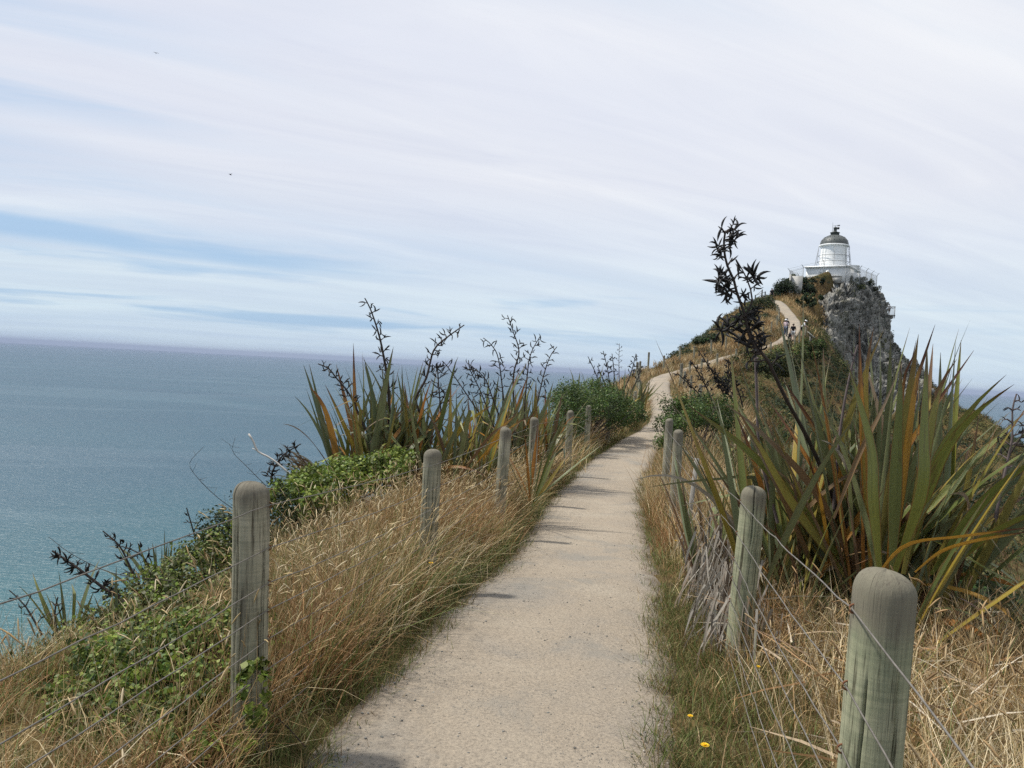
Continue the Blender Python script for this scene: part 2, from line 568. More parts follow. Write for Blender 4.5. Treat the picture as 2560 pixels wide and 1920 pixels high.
# ------------------------------------------------------------------ gravel path
m_path, nt = newmat('path_gravel')
tc = nd(nt, 'ShaderNodeTexCoord').outputs['Object']
big = noise(nt, tc, 0.9, 4, 0.55, 0.4)
base = ramp(nt, big, [(0.30, (.262, .232, .192)), (0.5, (.305, .256, .196)), (0.68, (.332, .285, .222))])
fine = noise(nt, tc, 60, 6, 0.75)
base = mixc(nt, 1.0, base, ramp(nt, fine, [(0.30, (.55, .55, .56)), (0.5, (1.0, 1.0, 1.0)), (0.72, (1.30, 1.28, 1.24))]), 'MULTIPLY')
vo = nd(nt, 'ShaderNodeTexVoronoi', {'Vector': tc, 'Scale': 95.0, 'Randomness': 1.0})
vr = nd(nt, 'ShaderNodeSeparateColor', {0: vo.outputs['Color']}).outputs[0]
msk = mth(nt, 'MULTIPLY', mth(nt, 'LESS_THAN', vo.outputs['Distance'], 0.34), mth(nt, 'GREATER_THAN', vr, mth(nt, 'SUBTRACT', 1.02, mth(nt, 'MULTIPLY', sstep(nt, noise(nt, tc, 1.7, 3, 0.6), 0.42, 0.72), 0.5))))
base = mixc(nt, mth(nt, 'MULTIPLY', msk, .8), base, ramp(nt, nd(nt, 'ShaderNodeSeparateColor', {0: vo.outputs['Color']}).outputs[1], [(0.0, (.07, .073, .07)), (0.6, (.15, .15, .14)), (1.0, (.36, .32, .27))]))
# greyer gravel patches lie where loose chips have gathered
gp = sstep(nt, noise(nt, tc, 1.25, 5, 0.65, 0.5), 0.52, 0.66)
# litter and soil along the margins, with the dark edge shadow painted in
lat = nd(nt, 'ShaderNodeSeparateColor', {0: nd(nt, 'ShaderNodeAttribute', attribute_name='Col').outputs['Color']}).outputs[0]
mg = sstep(nt, mth(nt, 'ADD', lat, mth(nt, 'MULTIPLY', mth(nt, 'SUBTRACT', noise(nt, tc, 5.0, 5, .65), .5), .5)), .76, 1.02)
base = mixc(nt, mth(nt, 'MULTIPLY', mg, .75), base, ramp(nt, fine, [(.3, (.07, .052, .036)), (.7, (.17, .13, .09))]))
base = mixc(nt, mth(nt, 'MULTIPLY', gp, .45), base, (.192, .187, .168))
hh = mth(nt, 'ADD', mth(nt, 'MULTIPLY', fine, .6), mth(nt, 'ADD', mth(nt, 'MULTIPLY', msk, .5), noise(nt, tc, 9, 4, .6)))
finish(nt, bsdf(nt, base, .93, .15, hh, .9, .02))
def sm_(x, a, b):
    t = np.clip((x - a) / (b - a), 0, 1)
    return t * t * (3 - 2 * t)


offs = np.concatenate([[-.5], np.linspace(-.46, .46, 9), [.5]])
i0 = 0
sel = CL
w = 1.50 + .22 * (fbm(CL[:, 1] * .5, 0 * CL[:, 1], oct=3, seed=31) - .5) + - .16 * sm_(CL[:, 1], 18, 26) - .25 * sm_(CL[:, 1], 50, 56) + .35 * sm_(CL[:, 1], 72, 80)
V, LC = [], []
jl = (fbm(CL[:, 1] * 1.9, 3.3, oct=3, seed=41) - .5) * .08
jr = (fbm(CL[:, 1] * 1.9, 9.3, oct=3, seed=43) - .5) * .07
for k in range(len(CL)):
    for o in offs:
        lat = o * w[k] + (jl[k] if o < 0 else jr[k]) * min(1, abs(o) * 2)
        p = CL[k, :2] + CN[k] * lat
        z = CL[k, 2] + .012 - .045 * (abs(o) * 2) ** 6 + (vn(p[0] * 1.3, p[1] * 1.3, seed=77) - .5) * .025
        V.append((p[0], p[1], z))
        LC.append((abs(o) * 2, 0, 0))
V = np.array(V)
no = len(offs)
i = np.arange(len(CL) - 1)[:, None] * no + np.arange(no - 1)[None]
path_ob = link('path', np_mesh('path', V, np.stack([i, i + 1, i + no + 1, i + no], -1).reshape(-1, 4), col=np.array(LC), smooth=True), m_path)
prop(path_ob, 'pale sandy gravel footpath winding up the ridge to the lighthouse', 'path', kind='structure')

# ------------------------------------------------------------------ sea
m_sea, nt = newmat('sea_water')
tc = nd(nt, 'ShaderNodeTexCoord').outputs['Object']
mp = nd(nt, 'ShaderNodeMapping', {'Vector': tc, 'Rotation': (0, 0, R(12)), 'Scale': (.55, 2.1, 1)}).outputs[0]
w1 = noise(nt, mp, 0.055, 5, 0.62, 0.3)
w2 = noise(nt, mp, 0.30, 4, 0.6, 0.2)
sl = sstep(nt, noise(nt, nd(nt, 'ShaderNodeMapping', {'Vector': tc, 'Rotation': (0, 0, R(-20)), 'Scale': (.22, 1, 1)}).outputs[0], 0.0016, 4, 0.5, 1.2), 0.44, 0.50)
sl2 = mth(nt, 'MULTIPLY', sl, mth(nt, 'SUBTRACT', 1.0, sl))
hsea = mth(nt, 'ADD', mth(nt, 'MULTIPLY', w1, 1.0), mth(nt, 'MULTIPLY', w2, 1.1))
bp = nd(nt, 'ShaderNodeBump', {'Height': hsea, 'Strength': 0.6, 'Distance': 2.6})
colw = ramp(nt, noise(nt, mp, 0.003, 4, .55), [(0.3, (.014, .058, .090)), (0.7, (.020, .074, .104))])
sxy = nd(nt, 'ShaderNodeSeparateXYZ', {0: tc})
dsh = mth(nt, 'SQRT', mth(nt, 'ADD', mth(nt, 'POWER', sxy.outputs[0], 2.0), mth(nt, 'POWER', sxy.outputs[1], 2.0)))
shal = sstep(nt, mth(nt, 'ADD', dsh, mth(nt, 'MULTIPLY', mth(nt, 'SUBTRACT', noise(nt, tc, .004, 3, .5), .5), 200)), 110, 480, 1, 0)
colw = mixc(nt, shal, colw, (.016, .098, .104))     # shallower green water over the reef below the head
colw = mixc(nt, mth(nt, 'MULTIPLY', sl2, .4), colw, (.16, .22, .25))
pr = nd(nt, 'ShaderNodeBsdfPrincipled', {'Base Color': colw, 'Roughness': .36, 'IOR': 1.33, 'Specular IOR Level': .5, 'Normal': bp.outputs[0]})
finish(nt, pr.outputs[0])
rad = [0, 60, 200, 600, 2000, 7000, 20000, 42000]
th = np.linspace(0, 2 * np.pi, 96, endpoint=False)
V = np.array([(r_ * math.cos(t), r_ * math.sin(t), -70 - r_ * r_ / 1.27e7 * .35) for r_ in rad[1:] for t in th])
Q = [(a * 96 + b, a * 96 + (b + 1) % 96, (a + 1) * 96 + (b + 1) % 96, (a + 1) * 96 + b) for a in range(len(rad) - 2) for b in range(96)]
V = np.vstack([V, [[0, 0, -70]]])
T = [(len(V) - 1, b, (b + 1) % 96) for b in range(96)]
sea = link('sea', np_mesh('sea', V, Q, T, smooth=True), m_sea)
prop(sea, 'calm blue green ocean reaching to the horizon', 'sea', kind='structure')

# ------------------------------------------------------------------ rock face below the lighthouse
ROCK = np.array([
 [(47.13, 117.84, 16.74), (48.27, 116.85, 16.83), (49.48, 117.35, 17.09), (51.73, 119.35, 16.87), (54.80, 123.34, 16.53)],
 [(42.83, 109.78, 13.62), (44.88, 110.27, 13.46), (47.19, 112.28, 13.75), (51.22, 116.29, 14.31), (55.68, 122.29, 14.01)],
 [(40.47, 105.21, 10.66), (42.78, 106.20, 10.24), (46.26, 110.72, 10.69), (50.82, 114.23, 11.15), (56.15, 121.23, 11.15)],
 [(38.77, 101.15, 7.85), (41.08, 102.14, 7.25), (46.41, 110.65, 7.82), (50.09, 111.16, 8.04), (56.76, 119.16, 7.97)],
 [(38.10, 98.11, 5.99), (40.29, 99.09, 4.64), (45.56, 107.08, 4.25), (49.73, 108.08, 4.47), (57.89, 117.11, 5.74)],
 [(37.50, 94.06, 3.25), (39.69, 95.00, 0.61), (44.65, 101.99, 0.05), (48.50, 104.01, 0.79), (58.32, 115.07, 3.95)],
 [(36.59, 89.99, 0.08), (38.77, 90.91, -3.53), (43.15, 96.90, -4.33), (47.45, 98.91, -3.70), (58.58, 112.01, 1.06)]])
# wrap the sheet round behind the hill on both sides
ROCK = np.concatenate([ROCK[:, :1] + np.array([-1.0, 4.5, -.8]), ROCK, ROCK[:, -1:] + np.array([1.0, 6.0, -1.5])], 1)
ROCK = np.concatenate([ROCK[:1] + np.array([0.3, 3.5, -0.3]), ROCK, ROCK[-1:] + np.array([0, 6.0, -7.0])], 0)


def spline_grid(G, n):
    out = []
    for row in np.moveaxis(G, 0, 0):
        out.append(row)
    k = len(G)
    t = np.linspace(0, k - 1, n)
    Q_ = np.concatenate([2 * G[:1] - G[1:2], G, 2 * G[-1:] - G[-2:-1]])
    i = np.minimum(t.astype(int), k - 2)
    f = (t - i).reshape(-1, *([1] * (G.ndim - 1)))
    a, b, c, d = Q_[i], Q_[i + 1], Q_[i + 2], Q_[i + 3]
    return 0.5 * ((2 * b) + (c - a) * f + (2 * a - 5 * b + 4 * c - d) * f * f + (3 * b - a - 3 * c + d) * f ** 3)


RS = spline_grid(ROCK, 190)
RS = np.swapaxes(spline_grid(np.swapaxes(RS, 0, 1), 215), 0, 1)
du = np.gradient(RS, axis=1)
dv = np.gradient(RS, axis=0)
NR = np.cross(du, dv)
NR /= np.linalg.norm(NR, axis=2)[..., None] + 1e-9
if NR[90, 105, 1] > 0:
    NR = -NR
x, y, z = RS[..., 0], RS[..., 1], RS[..., 2]
crag = (fbm(x * .45, y * .45, z * .2, 4, 11) - .5) * 2.4 + (fbm(x * 1.1 + z * .3, y * 1.1, z * .22, 3, 13) - .5) * .9
pit = fbm(x * 1.6 + .5 * z, y * 1.6, z * .75, 3, 19)
pit2 = fbm(x * 4.3 + 1.2 * z, y * 4.3, z * 2.3, 2, 23)
tl_ = (z * 1.0 + x * .42 + 1.3 * fbm(x * .3, y * .3, z * .3, 2, 61)) / 1.9
saw = tl_ - np.floor(tl_)
tl2 = (x * .9 - z * .25 + 1.6 * fbm(x * .25, y * .25, z * .25, 2, 63)) / 2.3
saw2 = np.abs(tl2 - np.floor(tl2) - .5) * 2
disp = crag + (saw ** 2 - .35) * .55 - .8 * sm(saw2, .86, .98) - 1.0 * sm(pit, .52, .66) - .34 * sm(pit2, .56, .72) + (fbm(x * 3, y * 3, z * 3, 3, 29) - .5) * .3
edge = np.ones_like(disp)
RSD = RS + NR * (disp * edge)[..., None]
nv, nu = disp.shape
nv_rock, nu_rock = disp.shape
i = np.arange(nv - 1)[:, None] * nu + np.arange(nu - 1)[None]
m_rock, nt = newmat('lichened_rock')
tc = nd(nt, 'ShaderNodeTexCoord').outputs['Object']
mp = nd(nt, 'ShaderNodeMapping', {'Vector': tc, 'Scale': (1, 1, .55)}).outputs[0]
lich = noise(nt, mp, 1.1, 6, .68, .3)
c = ramp(nt, lich, [(0.28, (.07, .065, .053)), (0.40, (.18, .172, .15)), (0.54, (.29, .28, .25)), (0.70, (.39, .378, .345))])
vo = nd(nt, 'ShaderNodeTexVoronoi', {'Vector': nd(nt, 'ShaderNodeMapping', {'Vector': tc, 'Scale': (1.9, 1.9, .85), 'Rotation': (0, R(22), 0)}).outputs[0], 'Scale': 1.9}, feature='F1')
dk = noise(nt, mp, .55, 4, .6)
c = mixc(nt, mth(nt, 'MULTIPLY', sstep(nt, mth(nt, 'ADD', vo.outputs['Distance'], mth(nt, 'MULTIPLY', noise(nt, tc, 3.0, 4, .7), .5)), .66, .50, 0, .9), sstep(nt, dk, .34, .50)), c, (.03, .029, .024))  # dark dashes: lichen, plus the shade inside pits painted as colour
streak = noise(nt, nd(nt, 'ShaderNodeMapping', {'Vector': tc, 'Scale': (1, 1, .16)}).outputs[0], .8, 4, .6)
c = mixc(nt, sstep(nt, streak, .52, .64, 0, .6), c, (.055, .052, .042))
moss_noise = noise(nt, tc, .32, 3, .6)  # random patches for the dark mossy tint
c = mixc(nt, sstep(nt, moss_noise, .56, .68, 0, .55), c, (.075, .075, .035))
fin = noise(nt, tc, 5.5, 6, .7)
finish(nt, bsdf(nt, mixc(nt, 1.0, c, ramp(nt, fin, [(.3, (.6, .6, .6)), (.7, (1.25, 1.25, 1.25))]), 'MULTIPLY'), .95, .1, fin, .8, .18))
rock = link('rock_face', np_mesh('rock_face', RSD.reshape(-1, 3), np.stack([i, i + 1, i + nu + 1, i + nu], -1).reshape(-1, 4), smooth=True), m_rock)
prop(rock, 'steep grey pitted crag below the lighthouse', 'cliff', kind='structure')

# ------------------------------------------------------------------ lighthouse
m_white = simple('white_paint', (.84, .84, .82), .55, .35, .05, 2.0)
m_white2 = simple('weathered_white_wall', (.78, .775, .75), .7, .2, .08, 1.3)
m_dome = simple('grey_green_dome_paint', (.085, .092, .086), .5, .4, .12, 3.0)
m_darkmetal = simple('dark_metal', (.05, .055, .05), .5, .4, .15, 5.0)
m_galv = simple('galvanised_steel', (.20, .21, .21), .5, .5, .15, 5.0, .3)
m_conc = simple('weathered_concrete', (.40, .39, .36), .9, .15, .22, 1.6)
LZ = 16.0
LH_YAW = R(-34.9)
lh = empty('lighthouse', (LHC[0], LHC[1], LZ), LH_YAW)
prop(lh, 'white lighthouse with grey dome on a square white base above the crag', 'lighthouse')
# square base building: footing, walls, coved roof slab, buttress, side box, porch
BW, BD, BH = 5.9, 6.6, 2.3
a = Acc()
a.box((0, 0, -.4), (BW + .24, BD + .24, 1.1))
a.obj('footing', m_white2, lh)
for nm, c, s in (('wall', (0, -BD / 2 + .15, BH / 2 + .15), (BW, .3, BH)), ('wall', (0, BD / 2 - .15, BH / 2 + .15), (BW, .3, BH)),
                 ('wall', (-BW / 2 + .15, 0, BH / 2 + .15), (.3, BD - .604, BH)), ('wall', (BW / 2 - .15, 0, BH / 2 + .15), (.3, BD - .604, BH))):
    a = Acc()
    a.box(c, s)
    a.obj(nm, m_white2, lh)
a = Acc()
z0 = BH + .152
a.box((0, 0, z0 + .06), (BW + .25, BD + .25, .12))
a.box((0, 0, z0 + .18), (BW + .55, BD + .55, .119))
a.box((0, 0, z0 + .27), (BW + .3, BD + .3, .06))
roof = a.obj('roof_slab', m_white, lh)
a = Acc()
# tapered buttress on the front wall
a.add([(-.15, -BD / 2 - .5, .15), (.35, -BD / 2 - .5, .15), (.35, -BD / 2 - .002, .15), (-.15, -BD / 2 - .002, .15), (-.08, -BD / 2 - .12, 2.2), (.3, -BD / 2 - .12, 2.2), (.3, -BD / 2 - .002, 2.2), (-.08, -BD / 2 - .002, 2.2)],
      [(0, 3, 2, 1), (4, 5, 6, 7), (0, 1, 5, 4), (1, 2, 6, 5), (2, 3, 7, 6), (3, 0, 4, 7)])
a.obj('buttress', m_white, lh)
a = Acc()
a.box((1.55, -BD / 2 - .50, .62), (1.1, .8, .95))
a.box((1.55, -BD / 2 - .50, 1.12), (1.2, .9, .06))
a.obj('service_box', m_conc, lh)
a = Acc()
a.box((BW / 2 + .45, -.4, 1.0), (.9, 2.0, 1.7))
a.obj('porch', m_white2, lh)
a = Acc()
a.lathe([(.75, BH + .2), (.78, BH + .95), (.82, BH + .98), (.82, BH + 1.05), (.01, BH + 1.08)], 24, (BW / 2 - .35, 1.6, 0))
a.obj('water_tank', m_white2, lh, True)
# tower drum of triangular plates
TB = z0 + .3
NSEG, NROW, TH_ = 16, 3, 3.1
a = Acc()
a.lathe([(2.02, TB - .05), (2.02, TB + .22), (1.96, TB + .24), (1.9, TB + .24)], 64)
a.obj('tower_plinth', m_white, lh)
tower = empty('lantern', (0, 0, 0))
tower.parent = lh
a = Acc()
a.lathe([(1.86, TB + .2), (1.76, TB + TH_ + .2)], 48)
core = a.obj('drum', m_white, tower, True)
a = Acc()


def rad_at(t):
    return 1.94 - .12 * t


def ring_pt(k, row):
    t = row / NROW
    ang = 2 * math.pi * (k + (row % 2) * .5) / NSEG
    r_ = rad_at(t)
    return np.array([r_ * math.cos(ang), r_ * math.sin(ang), TB + .24 + TH_ * t * .97])


for row in range(NROW):
    for k in range(NSEG):
        o = row % 2
        tris = ([ring_pt(k, row), ring_pt(k + 1, row), ring_pt(k + (0 if o == 0 else 1), row + 1)], [ring_pt(k + (0 if o == 0 else 1), row + 1), ring_pt(k + (1 if o == 0 else 2), row + 1), ring_pt(k + 1, row)])
        for t3 in tris:
            t3 = np.array(t3)
            c = t3.mean(0)
            n = np.array([c[0], c[1], 0])
            n /= np.linalg.norm(n)
            jit = random.uniform(-.003, .003)
            nb = 4
            bc = [(u_ / nb, v_ / nb) for u_ in range(nb + 1) for v_ in range(nb + 1 - u_)]
            ix_ = {q: k2 for k2, q in enumerate([(u_, v_) for u_ in range(nb + 1) for v_ in range(nb + 1 - u_)])}
            pts = np.array([t3[0] * (1 - u_ - v_) + t3[1] * u_ + t3[2] * v_ for u_, v_ in bc])
            pts = c + (pts - c) * .975
            tz = np.clip((pts[:, 2] - TB - .24) / (TH_ * .97), 0, 1)
            rr = np.hypot(pts[:, 0], pts[:, 1])
            sc_ = (1.94 - .12 * tz + .012) / rr
            o3 = np.stack([pts[:, 0] * sc_, pts[:, 1] * sc_, pts[:, 2]], -1)
            tr = [(ix_[(a_, b_)], ix_[(a_ + 1, b_)], ix_[(a_, b_ + 1)]) for a_ in range(nb) for b_ in range(nb - a_)]
            tr += [(ix_[(a_ + 1, b_)], ix_[(a_ + 1, b_ + 1)], ix_[(a_, b_ + 1)]) for a_ in range(nb - 1) for b_ in range(nb - 1 - a_)]
            pm = np_mesh('pane', o3, None, tr, smooth=True)
            link('pane', pm, m_white, tower)
            for q in range(3):
                a.tube([t3[q] + n * .01, t3[(q + 1) % 3] + n * .006], .016, 4)
a.obj('lattice', m_white, tower)
a = Acc()
zt = TB + TH_ + .18
a.lathe([(1.7, zt - .08), (2.02, zt - .02), (2.12, zt + .02), (2.12, zt + .16), (2.0, zt + .2), (1.8, zt + .22)], 64)
a.obj('cornice', m_white, lh, True)
prof = [(2.02, zt + .18)] + [(1.99 * math.cos(t), zt + .22 + 1.52 * math.sin(t)) for t in np.linspace(0, 1.28, 14)]
a = Acc()
a.lathe(prof, 64)
dome = a.obj('dome', m_dome, lh, True)
a = Acc()
for k in range(16):
    an = 2 * math.pi * k / 16
    a.tube([(2.0 * math.cos(t) * math.cos(an), 2.0 * math.cos(t) * math.sin(an), zt + .225 + 1.53 * math.sin(t)) for t in np.linspace(0, 1.25, 10)], .018, 4)
    for t in (.42, .78):
        a.box((2.03 * math.cos(t) * math.cos(an + .2), 2.03 * math.cos(t) * math.sin(an + .2), zt + .24 + 1.55 * math.sin(t)), (.09, .09, .05), an)
a.obj('rib', m_dome, dome)
zd = zt + .22 + 1.46
a = Acc()
a.lathe([(.62, zd - .06), (.60, zd + .28), (.68, zd + .33), (.68, zd + .42), (.55, zd + .46), (.01, zd + .5)], 32)
a.lathe([(.30, zd + .45), (.24, zd + .62), (.22, zd + .95), (.26, zd + 1.0), (.24, zd + 1.2), (.01, zd + 1.25)], 20)
a.obj('ventilator', m_darkmetal, dome, True)
a = Acc()
a.tube([(0.05, 0, zd + 1.02), (.55, 0, zd + 1.05)], [.17, .19], 8)
a.tube([(0, 0, zd + 1.2), (0, 0, zd + 1.45)], .03, 6)
a.tube([(-.3, 0, zd + 1.42), (.5, 0, zd + 1.42)], .025, 6)
a.box((.46, 0, zd + 1.44), (.36, .03, .16))
a.obj('wind_vane', m_darkmetal, dome)
a = Acc()
a.tube([(-.42, .1, zd - .1), (-.42, .1, zd + 1.95)], [.03, .018], 6)
a.obj('lightning_rod', m_darkmetal, dome)
# gallery rails and posts round the drum
for k, (rr, zz) in enumerate(((2.18, TB + .95), (2.13, TB + 1.85))):
    a = Acc()
    th = np.linspace(0, 2 * np.pi, 49)
    a.tube(np.stack([rr * np.cos(th), rr * np.sin(th), 0 * th + zz], -1), .035, 6)
    a.obj('gallery_rail', m_galv, lh)
for k in range(8):
    an = 2 * math.pi * (k + .35) / 8
    a = Acc()
    a.tube([(2.3 * math.cos(an), 2.3 * math.sin(an), TB - .05), (2.13 * math.cos(an), 2.13 * math.sin(an), zt)], .03, 6)
    a.obj('stanchion', m_galv, lh)
for an0 in (R(-8), R(196)):
    a = Acc()
    for dz in (-.11, .11):
        a.tube([(2.62 * math.cos(an0 + dz), 2.62 * math.sin(an0 + dz), TB - .05), (2.12 * math.cos(an0 + dz), 2.12 * math.sin(an0 + dz), zt)], .03, 6)
    for k in range(9):
        t = (k + .5) / 9
        r_ = 2.62 - .5 * t
        a.tube([(r_ * math.cos(an0 - .11), r_ * math.sin(an0 - .11), TB + (zt - TB) * t), (r_ * math.cos(an0 + .11), r_ * math.sin(an0 + .11), TB + (zt - TB) * t)], .02, 6)
    a.obj('ladder', m_galv, lh)

# ------------------------------------------------------------------ security fence round the lighthouse
sf = empty('security_fence', (LHC[0], LHC[1], LZ), LH_YAW)
prop(sf, 'tall grey wire mesh security fence with angled tops round the lighthouse base', 'fence')
sf_pts = [(-5.6, 2.5), (-5.6, -.6), (-5.5, -2.6), (-3.0, -4.6), (-.15, -4.6), (2.9, -4.6), (4.5, -3.3), (4.8, -.6), (5.0, 2.2), (5.2, 5.0)]
sf_g = []
for (x_, y_) in sf_pts:
    v = Matrix.Rotation(LH_YAW, 3, 'Z') @ Vector((x_, y_, 0))
    sf_g.append(min(0.3, max(-.4, gz(LHC[0] + v.x, LHC[1] + v.y) - LZ)))
for k, (x_, y_) in enumerate(sf_pts):
    a = Acc()
    ou = np.array([x_, y_, 0]) / math.hypot(x_, y_)
    b = np.array([x_, y_, sf_g[k] - .3])
    a.tube([b, b + (0, 0, 2.95)], .045, 6)
    a.tube([b + (0, 0, 2.95), b + (0, 0, 3.35) + ou * .35], .038, 6)
    a.obj('post', m_galv, sf)
a = Acc()
for k in range(len(sf_pts) - 1):
    if k in (3, 4):
        continue
    p, q = np.array([*sf_pts[k], sf_g[k]]), np.array([*sf_pts[k + 1], sf_g[k + 1]])
    L = np.linalg.norm(q - p)
    for zz in (.15, 1.35, 2.55):
        a.tube([p + (0, 0, zz), q + (0, 0, zz)], .02, 4)
    n = int(L / .16)
    for s in range(-16, n):
        for sg in (0, 1):
            t0, t1 = s / n, (s + 16) / n
            h0, h1 = .15, 2.55
            if t0 < 0:
                h0 = .15 + 2.4 * (-t0) / (t1 - t0)
                ta = 0
            else:
                ta = t0
            if t1 > 1:
                h1 = .15 + 2.4 * (1 - t0) / (t1 - t0)
                tb = 1
            else:
                tb = t1
            if tb <= ta:
                continue
            if sg:
                ta, tb = 1 - ta, 1 - tb
            a.tube([p + (q - p) * ta + (0, 0, h0), p + (q - p) * tb + (0, 0, h1)], .006, 4)
prop(a.obj('wire_mesh', m_galv, sf), kind='stuff')
for zz in (2.98, 3.2):
    a = Acc()
    P = [np.array([x_, y_, sf_g[k] + zz - .3]) + np.array([x_, y_, 0]) / math.hypot(x_, y_) * (.03 + (zz - 2.95)) for k, (x_, y_) in enumerate(sf_pts)]
    a.tube(P, .012, 4)
    a.obj('barbed_wire', m_galv, sf)

# concrete retaining wall below the fence
cw = empty('retaining_wall', (37.6, 108.6, gz(37.6, 108.6) - .3), R(-24))
prop(cw, 'pale weathered concrete retaining wall between the dark bushes left of the lighthouse', 'wall')
a = Acc()
a.box((0.1, .35, 1.5), (1.5, .7, 3.0))
a.obj('slab', m_conc, cw)
a = Acc()
a.box((-.72, .25, 1.55), (.2, .75, 3.25))
a.obj('pilaster', m_conc, cw)

# ------------------------------------------------------------------ lookout platform on the right of the crag
LO = np.array([54.35, 118.3, 12.2])
lo = empty('lookout_platform', LO, R(-25))
prop(lo, 'railed lookout platform jutting from the right side of the crag', 'platform')
m_timber = simple('grey_timber', (.24, .225, .20), .85, .2, .2, 3.0)
for k in range(9):
    a = Acc()
    a.box((-.35 + k * .21, 0, -.03), (.195, 2.2, .05))
    a.obj('deck_board', m_timber, lo)
a = Acc()
for y_ in (-.9, .9):
    a.box((-.6, y_, -.16), (3.2, .12, .2))
    a.tube([(1.2, y_, -.26), (-1.2, y_, -1.9)], .07, 6)
a.obj('bearer', m_timber, lo)
for (x_, y_) in ((-.4, -1.05), (.5, -1.05), (1.33, -1.05), (1.33, -.35), (1.33, .35), (1.33, 1.05), (.5, 1.05), (-.4, 1.05)):
    a = Acc()
    a.box((x_, y_, .4), (.09, .09, 1.5))
    a.obj('post', m_timber, lo)
for pts in (((-.4, -1.05), (1.33, -1.05)), ((1.33, -1.05), (1.33, 1.05)), ((1.33, 1.05), (-.4, 1.05))):
    a = Acc()
    p, q = np.array(pts[0]), np.array(pts[1])
    c = (p + q) / 2
    d = q - p
    a.box((c[0], c[1], 1.18), (abs(d[0]) + .12, abs(d[1]) + .12, .07))
    a.obj('handrail', m_timber, lo)
    n = int(np.linalg.norm(d) / .14)
    for s in range(1, n):
        a = Acc()
        w_ = p + d * s / n
        a.box((w_[0], w_[1], .55), (.035, .035, 1.19))
        a.obj('baluster', m_timber, lo)

# ------------------------------------------------------------------ people
m_skin = simple('skin', (.45, .27, .19), .6, .3, .05)


def skin_mesh(name, verts, edges, radii, sub=2):
    me = bpy.data.meshes.new(name)
    me.from_pydata([tuple(v) for v in verts], edges, [])
    o = bpy.data.objects.new(name, me)
    COL.objects.link(o)
    md = o.modifiers.new('s', 'SKIN')
    md.use_smooth_shade = True
    sk = me.skin_vertices[0].data
    for k, r_ in enumerate(radii):
        sk[k].radius = (r_, r_) if not isinstance(r_, tuple) else r_
        sk[k].use_root = (k == 0)
    o.modifiers.new('d', 'SUBSURF').levels = sub
    dg = bpy.context.evaluated_depsgraph_get()
    m2 = bpy.data.meshes.new_from_object(o.evaluated_get(dg))
    m2.name = name
    bpy.data.objects.remove(o)
    return m2


